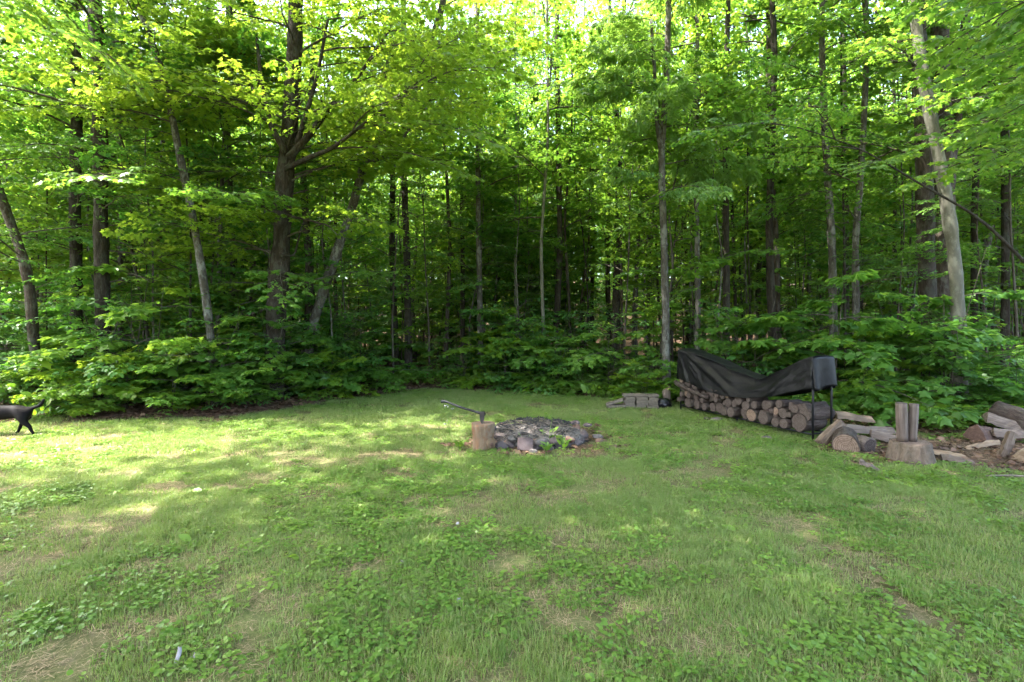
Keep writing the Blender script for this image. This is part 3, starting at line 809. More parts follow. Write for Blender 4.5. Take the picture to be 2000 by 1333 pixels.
def distant():
    rs = np.random.RandomState(77)
    P = []
    while len(P) < 380:
        y = rs.uniform(33, 75); x = rs.uniform(-1, 1) * (y * 1.1 + 4)
        P.append((x, y, G(x, y)))
    P = np.array(P)
    var = []
    for tm, cm in TALL[:6]:
        bm = bmesh.new(); bm.from_mesh(tm); k = len(bm.faces)
        me = cm.copy()
        # join trunk and crown into one source mesh
        V1 = np.zeros(len(tm.vertices) * 3, np.float32); tm.vertices.foreach_get('co', V1)
        T1 = np.zeros(len(tm.polygons) * 3, np.int32); tm.polygons.foreach_get('vertices', T1)
        V2 = np.zeros(len(cm.vertices) * 3, np.float32); cm.vertices.foreach_get('co', V2)
        T2 = np.zeros(len(cm.polygons) * 3, np.int32); cm.polygons.foreach_get('vertices', T2)
        M2 = np.zeros(len(cm.polygons), np.int32); cm.polygons.foreach_get('material_index', M2)
        R2 = np.zeros(len(cm.vertices), np.float32); cm.attributes['rnd'].data.foreach_get('value', R2)
        bm.free(); bpy.data.meshes.remove(me)
        T2 = T2.reshape(-1, 3)
        var.append(tri_mesh('distant_tree', [(V1, T1, 0, None), (V2, T2[M2 == 1], 1, R2)], [B_DARK, M_FAR]))
    U_ = []
    while len(U_) < 800:
        y = rs.uniform(22, 62); x = rs.uniform(-1, 1) * (y * 1.1 + 4); U_.append((x, y, G(x, y)))
    uv = []
    for tm, cm in YOUNG[:6]: uv.append(cm)
    scatter('distant_undergrowth', uv, np.array(U_), rs.uniform(0, 6.28, 800), rs.uniform(.8, 1.3, 800), 'leafy undergrowth far back between the trunks')
    scatter('distant_woods', var, P, rs.uniform(0, 6.28, len(P)), rs.uniform(.9, 1.3, len(P)), 'far-off wood seen as one green mass between the nearer trunks')
distant()

# ------------------------------------------------------------------ saplings and shrubs along the edge
rsap = np.random.RandomState(31)
def shrub_proto(rs, H, nb, spread, boughs, mat, shape, sub=0.55, ls=1.0):
    stems = []; places = []
    ns = rs.randint(1, 4)
    ends = []
    for k in range(ns):
        a = rs.uniform(0, 6.28); e = np.array([math.cos(a) * 0.25 * H * (k > 0), math.sin(a) * 0.25 * H * (k > 0), H * rs.uniform(.75, 1)])
        pth = np.array([[0, 0, -.1], e * [.3, .3, .4], e]); Q = smooth_path(pth, 10)
        stems.append(tube(Q, np.linspace(0.005 + .0035 * H, .002, 10), 6)); ends.append(Q)
    for i in range(nb):
        Q = ends[rs.randint(ns)]; f = 0.12 + 0.88 * (i + rs.rand()) / nb
        p = Q[int(f * 9)]
        az = i * 2.4 + rs.normal(0, .4)
        places.append((p, az, rs.uniform(-.05, .35), spread / 3.0 * rs.uniform(.6, 1.1) * (1.15 - .55 * f), rs.normal(0, .15)))
    SV, ST = join_tubes(stems)
    Wt = []; P, D, N, S, R = [], [], [], [], []
    for pos, az, tilt, sc, roll in places:
        b = boughs[rs.randint(len(boughs))]; M = rotm(az, tilt, roll)
        for V, T in b.wood[:16]: Wt.append((V @ M.T * sc + pos, T))
        k = rs.rand(len(b.P)) < sub * (0.5 + sc) * min(1, sc * 1.4)
        P.append(b.P[k] @ M.T * sc + pos); D.append(b.D[k] @ M.T); N.append(b.N[k] @ M.T); S.append(b.S[k] * ls); R.append(np.clip(b.R[k] + rs.normal(0, .1), 0, 1))
    LV, LT, LR = leaves(shape, np.concatenate(P), np.concatenate(D), np.concatenate(N), np.concatenate(S), np.concatenate(R))
    WV, WT = join_tubes(Wt)
    return tri_mesh('stem', [(SV, ST, 0, None)], [B_TWIG]), tri_mesh('foliage', [(WV, WT, 0, None), (LV, LT, 1, LR)], [B_TWIG, mat])

SHM = [shrub_proto(rsap, rsap.uniform(1.3, 2.2), 11, rsap.uniform(1.3, 1.8), BM, M_MAPLE, LEAF_MAPLE, .75) for _ in range(5)]
SHY = [shrub_proto(rsap, rsap.uniform(1.1, 1.7), 9, rsap.uniform(1.2, 1.7), BM, M_MAPLE_Y, LEAF_MAPLE, .75) for _ in range(3)]
SHB = [shrub_proto(rsap, rsap.uniform(1.6, 2.6), 12, rsap.uniform(1.4, 1.9), BB, M_BEECH, LEAF_OVAL, .8, 1.05) for _ in range(4)]

def shrub(kind, xp, d, s, label, rz=None, group=None):
    protos = {'m': SHM, 'y': SHY, 'b': SHB}[kind]
    x = (xp - 1000) * d / 1000.0
    tm, fm = protos[RS.randint(len(protos))]
    o = empty({'m': 'maple_sapling', 'y': 'maple_sapling', 'b': 'beech_sapling'}[kind], (x, d, G(x, d)), RS.uniform(0, 6.28) if rz is None else rz, s)
    tag(o, label, 'sapling', group)
    # keep the foliage from reaching far out over the lawn
    v = np.zeros(len(fm.vertices) * 3, np.float32); fm.vertices.foreach_get('co', v); v = v.reshape(-1, 3)[::7]
    a = o.rotation_euler.z; wx = x + s * (v[:, 0] * math.cos(a) - v[:, 1] * math.sin(a)); wy = d + s * (v[:, 0] * math.sin(a) + v[:, 1] * math.cos(a))
    lim = np.where(wx < -6, np.maximum(edge_y(wx) - .45, 8.35), edge_y(wx) - 1.0)
    over = float(np.max(lim - wy))
    if over > 0:
        d2 = d + over; x2 = x * (1 + .5 * over / d); o.location = (x2, d2, G(x2, d2))
    link('stem', tm, o); f = link('foliage', fm, o)
    return o
EDGE_SHRUBS = [
 ('m', 25, 9.9, .75, 'maple sapling hanging over the black dog at the left edge'),
 ('b', -60, 10.2, 1.1, 'beech sapling at the far left edge behind the dog'),
 ('y', 100, 10.0, .75, 'yellow-green maple sapling just right of the dog'),
 ('b', 60, 11.0, 1.3, 'tall beech sapling behind the dog reaching over its tail'),
 ('y', 235, 9.7, .75, 'yellow-green maple sapling at the foot of the straight dark tree'),
 ('m', 160, 9.6, .5, 'low maple sapling between the dog and the straight dark tree'),
 ('m', 330, 9.9, .8, 'maple sapling drooping to the grass between the dark tree and the curved tree'),
 ('b', 300, 10.8, 1.1, 'beech sapling behind the yellow-green one by the straight dark tree'),
 ('m', 400, 10.0, 1.0, 'sapling with upright leafy top below the curved pale trunk'),
 ('b', 405, 9.5, 1.35, 'taller sapling standing in front of the curved pale trunk'),
 ('b', 470, 9.9, 1.1, 'beech sapling right of the one in front of the curved pale trunk'),
 ('y', 545, 10.6, .9, 'bright maple sapling in front of the foot of the big maple'),
 ('y', 620, 11.2, .8, 'bright maple sapling in front of the crooked tree'),
 ('m', 395, 9.6, .85, 'maple sapling hiding the foot of the curved pale trunk'),
 ('m', 535, 10.5, .8, 'maple sapling hiding the foot of the big maple'),
 ('m', 480, 10.4, .6, 'low maple sapling left of the foot of the big maple'),
 ('b', 520, 10.7, .85, 'beech sapling in front of the foot of the big maple'),
 ('m', 590, 11.2, .8, 'maple sapling right of the foot of the big maple'),
 ('m', 650, 11.6, .85, 'maple sapling below the crooked tree'),
 ('b', 690, 12.6, 1.1, 'beech sapling behind the saplings below the crooked tree'),
 ('m', 735, 13.2, .65, 'low maple sapling at the left of the shady hollow'),
 ('m', 845, 15.2, .7, 'small maple sapling in the shady hollow'),
 ('b', 905, 14.4, .6, 'small beech sapling right of the shady hollow'),
 ('m', 985, 13.7, .85, 'leafy maple sapling at the centre behind the fire pit'),
 ('b', 1010, 14.2, 1.25, 'tall leafy sapling standing at the centre of the wood edge'),
 ('b', 1040, 14.0, 1.0, 'beech sapling just right of the centre saplings'),
 ('m', 1085, 13.6, .9, 'maple sapling with layered leaves behind the fire pit, right half'),
 ('m', 1130, 13.2, .7, 'low maple sapling between the fire pit and the paver stack'),
 ('m', 1190, 12.6, 1.0, 'maple sapling behind the left end of the paver stack'),
 ('y', 1235, 12.2, .6, 'bright low maple sapling right behind the paver stack'),
 ('m', 1258, 11.5, .6, 'maple sapling between the paver stack and the forked ash'),
 ('y', 1300, 11.2, .5, 'small bright maple sapling at the foot of the forked ash'),
 ('y', 1330, 11.9, .7, 'bright maple sapling behind the left end of the tarp'),
 ('m', 1420, 12.3, .9, 'maple sapling rising behind the left part of the tarp'),
 ('b', 1395, 13.0, .9, 'beech sapling with one long arching spray behind the tarp'),
 ('m', 1480, 11.6, .75, 'maple sapling in the sag of the tarp'),
 ('m', 1540, 11.4, .85, 'maple sapling behind the sag of the tarp, towards its right end'),
 ('b', 1590, 12.3, 1.15, 'taller sapling behind the right end of the tarp'),
 ('m', 1650, 10.8, 1.0, 'maple sapling right of the tarp below the grey mottled twins'),
 ('m', 1710, 10.2, .95, 'maple sapling behind the two upright split logs, to their left'),
 ('m', 1760, 10.9, 1.1, 'larger maple sapling in front of the thick dark tree on the right'),
 ('b', 1800, 10.2, 1.0, 'beech sapling behind the two upright split logs'),
 ('m', 1860, 9.2, .6, 'low maple sapling at the foot of the pale smooth tree'),
 ('b', 1930, 9.6, .8, 'beech sapling right of the pale smooth tree'),
 ('m', 1985, 9.0, .75, 'maple sapling at the right edge behind the heap of split wood'),
 ('m', 2060, 8.6, .9, 'maple sapling just beyond the right edge'),
]
for k, xp, d, s, lab in EDGE_SHRUBS: shrub(k, xp, d - (.35 if d < 11 and xp < 700 else .1), s * 1.1, lab)
# taller saplings just behind the front row
re_ = np.random.RandomState(92); cnt = 0
while cnt < 18:
    x = re_.uniform(-8.5, 9.5); y = float(edge_y(x)) + re_.uniform(.6, 3.2)
    if abs(x) > y or (-4.2 < x < -.6) or (x > 1 and re_.rand() < .5): continue
    kk = 'mbyb'[re_.randint(4)]
    shrub(kk, 1000 + 1000 * x / y, y, re_.uniform(1.0, 1.75), 'tallish %s sapling in the second row, %s' % ({'m': 'maple', 'b': 'beech', 'y': 'bright maple'}[kk], where(x, y)), group='tall saplings behind the front row')
    cnt += 1
# more understory between the trunks
ru = np.random.RandomState(91); cnt = 0
while cnt < 100:
    y = ru.uniform(10.5, 24); x = ru.uniform(-1, 1) * (y * 1.02 + 1)
    if y < float(edge_y(x)) + 1.2: continue
    if -4.5 < x < 0 and y < 17 and ru.rand() < .75: continue
    if x / y > .12 and ru.rand() < .6: continue
    kk = 'mbmb'[ru.randint(4)]; sz_ = ru.uniform(.6, 1.35)
    shrub(kk, 1000 + 1000 * x / y, y, sz_, '%s %s %s sapling, %s' % (depth_word(y, 14, 19), 'small' if sz_ < .95 else 'taller', {'m': 'maple', 'b': 'beech'}[kk], where(x, y)), group='understory saplings between the trunks')
    cnt += 1

# ------------------------------------------------------------------ lawn: grass, clover, broad leaves, straw, litter
def grass_material():
    m = NT('grass_blades')
    w = m.wpos()
    n1 = m.noise(w, 0.9, 4, 0.6); n2 = m.noise(m.mapping(w, (1, 1, 1), (9, 4, 0)), 4.5, 3, 0.6)
    r = m.attr()
    base = m.ramp(n2, [(0.3, (0.082, 0.165, 0.038)), (0.5, (0.142, 0.222, 0.052)), (0.7, (0.215, 0.265, 0.082))])
    base = m.mix(m.ramp(n1, [(0.42, (0, 0, 0)), (0.62, (1, 1, 1))]), base, (0.168, 0.248, 0.075))
    dry = m.math('MULTIPLY', m.math('GREATER_THAN', r, 0.74), 0.85)
    base = m.mix(dry, base, (0.33, 0.27, 0.16))
    base = m.mix(m.math('MULTIPLY', r, 0.5), base, (0.14, 0.22, 0.045))
    p = m.principled(base, 0.5, 0.35)
    tr = m.n('ShaderNodeBsdfTranslucent'); m.l(m.mix(0.5, base, (0.30, 0.42, 0.05)), tr.inputs[0])
    mx = m.n('ShaderNodeMixShader'); mx.inputs[0].default_value = 0.35
    m.l(p, mx.inputs[1]); m.l(tr.outputs[0], mx.inputs[2])
    return m.done(mx.outputs[0])
M_GRASS = grass_material()
def simple_mat(name, stops, rough=0.85, spec=0.2, scale=8.0, attr=True, bump=0.3):
    m = NT(name); nz = m.noise(m.objc(), scale, 5, 0.65)
    f = m.math('ADD', m.math('MULTIPLY', m.attr(), 0.6), m.math('MULTIPLY', nz, 0.4)) if attr else nz
    return m.done(m.principled(m.ramp(f, stops), rough, spec, m.bump(nz, bump, 0.01)))
M_STRAW = simple_mat('dry_straw', [(0, (0.145, 0.098, 0.060)), (0.5, (0.255, 0.191, 0.111)), (1, (0.391, 0.315, 0.204))])
M_LITTER = simple_mat('fallen_leaves', [(0, (0.0289, 0.0161, 0.0093)), (0.35, (0.0739, 0.0382, 0.0221)), (0.7, (0.1368, 0.0790, 0.0501)), (1, (0.2210, 0.1581, 0.1156))], 0.7, 0.3)

def blades(rs, n, rad, h0, h1, w, lean=0.5, gauss=True):
    r = rad * np.sqrt(rs.rand(n)); a = rs.rand(n) * 6.283
    bx, by = r * np.cos(a), r * np.sin(a)
    h = rs.uniform(h0, h1, n); la = rs.rand(n) * 6.283; ll = h * np.abs(rs.normal(0, lean, n))
    fa = rs.rand(n) * 6.283
    wx, wy = np.cos(fa) * w * .5, np.sin(fa) * w * .5
    lx, ly = np.cos(la) * ll, np.sin(la) * ll
    z0 = np.full(n, -0.005)
    V = np.stack([np.stack([bx - wx, by - wy, z0], 1), np.stack([bx + wx, by + wy, z0], 1),
                  np.stack([bx + lx * .35 - wx * .8, by + ly * .35 - wy * .8, h * .6], 1), np.stack([bx + lx * .35 + wx * .8, by + ly * .35 + wy * .8, h * .6], 1),
                  np.stack([bx + lx, by + ly, np.maximum(h - ll * .45, .006)], 1)], 1)
    T = np.array([(0, 1, 3), (0, 3, 2), (2, 3, 4)])[None] + (np.arange(n) * 5)[:, None, None]
    return V.reshape(-1, 3), T.reshape(-1, 3), np.repeat(rs.rand(n), 5)
rg = np.random.RandomState(55)
GR_SHORT = [tri_mesh('short_grass_tuft', [(*blades(rg, 85, 0.11, .018, .05, .0032, .6)[:2], 0, None)], [M_GRASS]) for _ in range(1)]
GR_SHORT = []
for _ in range(7):
    V, T, R = blades(rg, 95, 0.11, .016, .048, .0034, .75); GR_SHORT.append(tri_mesh('short_grass_tuft', [(V, T, 0, R)], [M_GRASS]))
GR_LONG = []
for _ in range(6):
    V, T, R = blades(rg, 80, 0.075, .035, .10, .0032, .8); GR_LONG.append(tri_mesh('long_grass_tuft', [(V, T, 0, R * .85)], [M_GRASS]))
def low_leaves(rs, n, rad, shape, size, hz, tri=False, mat=M_COVER, nm='low_leaf_cluster'):
    r = rad * np.sqrt(rs.rand(n)); a = rs.rand(n) * 6.283
    P = np.stack([r * np.cos(a), r * np.sin(a), rs.uniform(hz * .3, hz, n)], 1)
    az = rs.rand(n) * 6.283
    if tri:
        P = np.repeat(P, 3, 0); az = (az[:, None] + np.array([0, 2.09, 4.19])[None]).ravel(); n *= 3
        N = np.repeat(np.stack([rs.normal(0, .25, n // 3), rs.normal(0, .25, n // 3), np.ones(n // 3)], 1), 3, 0)
    else: N = np.stack([rs.normal(0, .35, n), rs.normal(0, .35, n), np.ones(n)], 1)
    D = np.stack([np.cos(az), np.sin(az), rs.normal(-.1, .2, n)], 1)
    S = size * rs.uniform(.6, 1.3, n)
    V, T, R = leaves(shape, P, D, N, S, rs.rand(n))
    return tri_mesh(nm, [(V, T, 0, R)], [mat])
CLOVER = [low_leaves(rg, 26, .11, LEAF_ROUND, .017, .04, True) for _ in range(6)]
VIOLET = [low_leaves(rg, 11, .11, LEAF_ROUND, .030, .045) for _ in range(5)]
PLANTN = [low_leaves(rg, 7, .06, LEAF_OVAL, .085, .03) for _ in range(4)]
COVER = [low_leaves(rg, 24, .26, LEAF_MAPLE, .10, .28) for _ in range(4)] + [low_leaves(rg, 26, .24, LEAF_OVAL, .10, .24) for _ in range(3)]
def straw(rs, n, rad, ln):
    r = rad * np.sqrt(rs.rand(n)); a = rs.rand(n) * 6.283; az = rs.rand(n) * 6.283; l = ln * rs.uniform(.4, 1.2, n)
    P = np.stack([r * np.cos(a), r * np.sin(a), rs.uniform(.002, .014, n)], 1)
    D = np.stack([np.cos(az), np.sin(az), rs.normal(0, .12, n)], 1)
    V, T, R = leaves((np.array([(-.03, 0, 0), (.03, 0, 0), (.02, 1, 0), (-.02, 1, 0)], float), np.array([(0, 1, 2), (0, 2, 3)])), P, D, np.tile([0, 0, 1.], (n, 1)), l, rs.rand(n))
    return tri_mesh('straw_tuft', [(V, T, 0, R)], [M_STRAW])
STRAW = [straw(rg, 70, .12, .036) for _ in range(5)]
LITTER = [low_leaves(rg, 22, .2, LEAF_MAPLE2, .075, .025, False, M_LITTER, 'fallen_leaf_cluster') for _ in range(4)] + \
         [low_leaves(rg, 22, .2, LEAF_OVAL, .08, .03, False, M_LITTER, 'fallen_leaf_cluster') for _ in range(3)]

def jit(y0, y1, sp, spread=1.0, x0=None, x1=None, seed=0):
    rs = np.random.RandomState(seed)
    ys = np.arange(y0, y1, sp); P = []
    for y in ys:
        a = -(y * spread + .8) if x0 is None else x0; b = (y * spread + .8) if x1 is None else x1
        xs = np.arange(a, b, sp)
        P.append(np.stack([xs, np.full(len(xs), y)], 1))
    P = np.concatenate(P); P += (rs.rand(*P.shape) - .5) * sp * 1.5
    return P[:, 0], P[:, 1], rs
def clear_of_things(x, y):
    k = np.hypot((x - .36), (y - 7.55)) > .88
    k &= np.hypot(x + .38, y - 6.83) > .15
    k &= np.hypot(x - 5.22, y - 6.62) > .27
    return k
def do_scatter(name, var, keepf, y0, y1, sp, sc, label, seed, spread=1.0, tilt=0.0):
    x, y, rs = jit(y0, y1, sp, spread, seed=seed)
    p = keepf(x, y) ; k = (rs.rand(len(x)) < p) & clear_of_things(x, y)
    x, y = x[k], y[k]; n = len(x)
    z = ground(x, y)
    tl = rs.normal(0, tilt, (n, 2)) if tilt else None
    scatter(name, var, np.stack([x, y, z], 1), rs.rand(n) * 6.283, rs.uniform(sc[0], sc[1], n), label, tl)
    return n
LM = lawn_mask
def bare(x, y): return fbm(x * 2.3 + 5, y * 2.3 + 2, 4)
def f_short(x, y): return LM(x, y) * np.clip((bare(x, y) - .43) / .09 + .2 + .35 * (y > 6.5), 0.14, 1)
def nb(x, y): return np.clip((bare(x, y) - .37) / .08, .12, 1)
def f_long(x, y): return nb(x, y) * LM(x, y) * np.clip((fbm(x * 1.3 + 31, y * 1.3 + 3, 4) - .52) / .06, 0, 1) * (.9 - .25 * (y > 7))
def f_clover(x, y): return nb(x, y) * LM(x, y) * np.clip((fbm(x * .9 + 3, y * .9 + 61, 4) + .03 * np.clip(x, -2, 3) - .47) / .10, 0, 1) * .95
def f_violet(x, y): return nb(x, y) * (.15 + .85 * LM(x, y)) * np.clip((fbm(x * .9 + 71, y * .9 + 11, 3) + .05 * np.clip(x, -2, 4) - .52) / .10, 0.03, 1) * .7
def f_plant(x, y): return LM(x, y) * .03 * (1 + 2 * (fbm(x + 9, y, 2) > .55))
def f_straw(x, y): return np.clip(1.35 - bare(x, y) * 1.9, 0.1, .9) * (y < 8.5) + .2
tot = [do_scatter('lawn_grass', GR_SHORT, f_short, 1.9, 6.5, .085, (.8, 1.3), 'short mown grass of the lawn', 1, tilt=.05),
 do_scatter('lawn_grass', GR_SHORT, f_short, 6.5, 15.5, .125, (1.1, 1.7), 'short mown grass of the far part of the lawn', 2, tilt=.05),
 do_scatter('long_grass', GR_LONG, f_long, 1.9, 14.5, .10, (.6, 1.05), 'longer darker grass tufts in the lawn', 3, tilt=.08),
 do_scatter('clover', CLOVER, f_clover, 1.9, 14, .13, (.8, 1.3), 'low clover patches in the lawn', 4, tilt=.08),
 do_scatter('violet_leaves', VIOLET, f_violet, 1.9, 14, .15, (.6, 1.1), 'round weed leaves in the near and right lawn', 5, tilt=.08),
 do_scatter('plantain_leaves', PLANTN, f_plant, 1.9, 10, .2, (.6, 1.2), 'broad long weed leaves dotted over the lawn', 6, tilt=.1),
 do_scatter('dry_straw', STRAW, f_straw, 1.9, 9.5, .13, (.8, 1.5), 'dry pale thatch lying between the grass', 7)]
def f_lit(x, y): return np.clip(1 - LM(x, y), 0, 1) * .9 
tot.append(do_scatter('leaf_litter', LITTER, f_lit, 1.9, 26, .24, (.7, 1.3), 'brown fallen leaves on the woodland floor and bare ground', 8, tilt=.1))
def f_cov(x, y):
    e = edge_y(x); dd = y - e
    right = np.clip((x - 4.6) / .8, 0, 1) * (dd > .25) * (dd < 4.5)
    mid = (np.abs(x - 1.2) < 3.2) * (dd > -.2) * (dd < 2) * .55
    hollow = (np.abs(x + 1.8) < 1.8) * (dd > -.2) * (dd < 2.4) * .25
    left = (x < -3.5) * (dd > .1) * (dd < 1.6) * .3 * (fbm(x * 1.5, y * 1.5, 2) > .5)
    rest = (dd > 1.5) * .10 * (fbm(x, y, 2) > .5)
    return np.clip(np.maximum.reduce([right * .9, mid, hollow, left, rest]), 0, 1)
tot.append(do_scatter('ground_cover', COVER, f_cov, 6.8, 22, .19, (.6, 1.45), 'low leafy seedlings covering the ground at the wood edge', 9, tilt=.12))
print('scatter', tot)

# ------------------------------------------------------------------ objects on the lawn
def wood_face_material(name, c0, c1, c2, ring=90.0):
    m = NT(name)
    oc = m.objc(); sp = m.n('ShaderNodeSeparateXYZ'); m.l(oc, sp.inputs[0])
    r = m.math('SQRT', m.math('ADD', m.math('MULTIPLY', sp.outputs[0], sp.outputs[0]), m.math('MULTIPLY', sp.outputs[1], sp.outputs[1])))
    nz = m.noise(oc, 6, 3, 0.6)
    w = m.math('SINE', m.math('ADD', m.math('MULTIPLY', r, ring * 3.0), m.math('MULTIPLY', nz, 8)))
    ang = m.math('ARCTAN2', sp.outputs[1], sp.outputs[0])
    crk = m.noise(m.mapping(oc, (1, 1, 0.2)), 3, 2)
    cz = m.math('ABSOLUTE', m.math('SINE', m.math('ADD', m.math('MULTIPLY', ang, 2.5), m.math('MULTIPLY', crk, 5))))
    crack = m.ramp(cz, [(0.0, (0, 0, 0)), (0.07, (1, 1, 1))])
    c = m.ramp(m.math('ADD', m.math('MULTIPLY', w, 0.12), m.noise(oc, 22, 5, 0.7)), [(0.3, c0), (0.5, c1), (0.72, c2)])
    c = m.mix(crack, (c0[0] * .35, c0[1] * .35, c0[2] * .35), c)
    return m.done(m.principled(c, 0.85, 0.2, m.bump(m.math('ADD', m.math('MULTIPLY', w, .3), m.math('MULTIPLY', crack, 1.0)), 0.4, 0.006)))
def split_wood_material(name, c0, c1, c2, axis=2):
    m = NT(name); oc = m.objc()
    sc = [26, 26, 26]; sc[axis] = 1.6
    g = m.noise(m.mapping(oc, tuple(sc)), 1.0, 5, 0.7, 0.4); b = m.noise(oc, 4, 4, .6)
    c = m.ramp(g, [(0.3, c0), (0.5, c1), (0.7, c2)])
    c = m.mix(m.math('MULTIPLY', m.ramp(b, [(0.45, (0, 0, 0)), (0.65, (1, 1, 1))]), .4), c, (c0[0] * .8, c0[1] * .8, c0[2] * .8))
    return m.done(m.principled(c, 0.85, 0.2, m.bump(g, 0.8, 0.015)))
W_FACE = wood_face_material('weathered_log_end', (0.0377, 0.0271, 0.0222), (0.0688, 0.0522, 0.0455), (0.1032, 0.0843, 0.0757))
W_FACE_L = wood_face_material('pale_log_end', (0.0870, 0.0557, 0.0387), (0.1439, 0.0991, 0.0736), (0.1916, 0.1426, 0.1123))
W_BARK = bark_material('firewood_bark', (0.0257, 0.0179, 0.0154), (0.0554, 0.0397, 0.0339), (0.0925, 0.0707, 0.0610), (0.1110, 0.0978, 0.0854), 0.4, 1.0)
W_GREY = split_wood_material('grey_weathered_wood', (0.0606, 0.0442, 0.0372), (0.1220, 0.0928, 0.0787), (0.1875, 0.1535, 0.1306))
W_SPLIT = split_wood_material('split_wood', (0.0679, 0.0437, 0.0289), (0.1404, 0.1014, 0.0725), (0.2028, 0.1599, 0.1209))
W_FRESH = split_wood_material('fresh_split_wood', (0.1739, 0.1209, 0.0725), (0.2512, 0.1934, 0.1256), (0.2995, 0.2418, 0.1693))
W_RED = split_wood_material('reddish_split_wood', (0.055, 0.030, 0.024), (0.10, 0.055, 0.042), (0.16, 0.095, 0.075))
W_SPLITX = W_SPLIT

def solid(name, mat, rs, R, H, sides=18, rings=8, prof=None, sect=None, rough=0.03, face=None, twist=0.0, mesh_only=True, tiltcap=0.0):
    """a cut piece of wood along local z from 0 to H. sect(a) = outline radius factor, prof(h) = radius factor"""
    a = np.arange(sides) * 2 * math.pi / sides
    base = np.array([sect(x) if sect else 1.0 for x in a]) * (1 + rough * rs.normal(0, 1, sides))
    hs = np.linspace(0, 1, rings)
    V = []
    for k, h in enumerate(hs):
        pr = prof(h) if prof else 1.0
        wob = 1 + rough * .6 * rs.normal(0, 1, sides) * (0 < k < rings - 1)
        for j in range(sides):
            r = R * base[j] * (pr if not callable(pr) else pr(a[j])) * wob[j]
            z = h * H + (tiltcap * r * math.cos(a[j]) if k in (0, rings - 1) else 0)
            V.append((r * math.cos(a[j] + twist * h), r * math.sin(a[j] + twist * h), z))
    T = []; M = []
    for k in range(rings - 1):
        for j in range(sides):
            q = k * sides + j; r2 = k * sides + (j + 1) % sides
            T += [(q, r2, r2 + sides), (q, r2 + sides, q + sides)]; M += [0, 0]
    # inset end faces (bark rim proud of the wood)
    n = len(V)
    for (k, z, flip) in ((0, 0.0, True), (rings - 1, H, False)):
        ring = [V[k * sides + j] for j in range(sides)]
        st = len(V)
        for p in ring: V.append((p[0] * .93, p[1] * .93, p[2] + (-.002 if not flip else .002)))
        c = len(V); V.append((0, 0, z + (.0015 if not flip else -.0015)))
        for j in range(sides):
            j2 = (j + 1) % sides
            a0, a1, b0, b1 = k * sides + j, k * sides + j2, st + j, st + j2
            if flip: T += [(a0, b1, a1), (a0, b0, b1), (b0, c, b1)]
            else: T += [(a0, a1, b1), (a0, b1, b0), (b0, b1, c)]
            M += [0, 0, 1]
    me = bpy.data.meshes.new(name)
    me.from_pydata(V, [], T)
    me.materials.append(mat); me.materials.append(face or W_FACE)
    me.polygons.foreach_set('material_index', np.array(M, np.int32))
    sm = np.array([m_ == 0 for m_ in M]); me.polygons.foreach_set('use_smooth', sm)
    me.update(); return me

def orient(o, origin, axis, up=(0, 0, 1), roll=0.0):
    z = Vector(axis).normalized(); x = Vector(up).cross(z)
    if x.length < 1e-4: x = Vector((1, 0, 0))
    x.normalize(); y = z.cross(x)
    M = Matrix((x, y, z)).transposed() @ Matrix.Rotation(roll, 3, 'Z')
    o.matrix_world = Matrix.Translation(origin) @ M.to_4x4()

def plain(name, stops, rough=.6, spec=.3, scale=20, bump=.2, metallic=0.0):
    m = NT(name); nz = m.noise(m.objc(), scale, 5, .65)
    return m.done(m.principled(m.ramp(nz, stops), rough, spec, m.bump(nz, bump, .005), metallic))
M_BLACK = plain('black_fibre_handle', [(0.3, (0.005, 0.006, 0.008)), (0.7, (0.012, 0.015, 0.018))], .6, .15, 30)
M_STEEL = plain('worn_axe_steel', [(0.3, (0.015, 0.012, 0.012)), (0.6, (0.035, 0.024, 0.022)), (0.8, (0.10, 0.09, 0.085))], .5, .5, 14, .3, .4)
M_RACK = plain('black_painted_steel', [(0.3, (0.004, 0.004, 0.005)), (0.7, (0.008, 0.008, 0.010))], .5, .3, 30)

# chopping stump with the maul
rs = np.random.RandomState(101)
gx, gy = -.385, 6.80
def kn(h): return 1.0 - .13 * (1 - h) + .03 * math.sin(h * 9)
st = empty('chopping_stump', (gx, gy, G(gx, gy) - .03), .2)
tag(st, 'pale barkless round stump with a dark knot, left of the fire pit', 'stump')
STUMPM = bark_material('bare_stump_wood', (0.1014, 0.0649, 0.0428), (0.1710, 0.1215, 0.0823), (0.2539, 0.1928, 0.1381), (0.1905, 0.0904, 0.0452), 0.55, .35, .6)
link('body', solid('body', STUMPM, rs, .148, .395, 28, 12, kn, lambda a: 1 + .05 * math.sin(2 * a + 1) + .07 * math.exp(-((a - 4.9) / .35) ** 2), .012, W_FACE_L), st)
V, T = tube(np.array([[0, -.09, 0], [0, -.145, 0.0], [0, -.160, 0.0]]), np.array([.085, .056, .040]), 14, True)
kb = link('knot', tri_mesh('knot', [(V, T, 0, None)], [STUMPM]), st, (.055, 0, .15), (.1, 0, .25))
V, T = tube(np.array([[0, -.150, 0], [0, -.163, 0.0]]), np.array([.028, .024]), 12, True)
kc = link('knot_core', tri_mesh('knot_core', [(V, T, 0, None)], [W_RED]), kb)

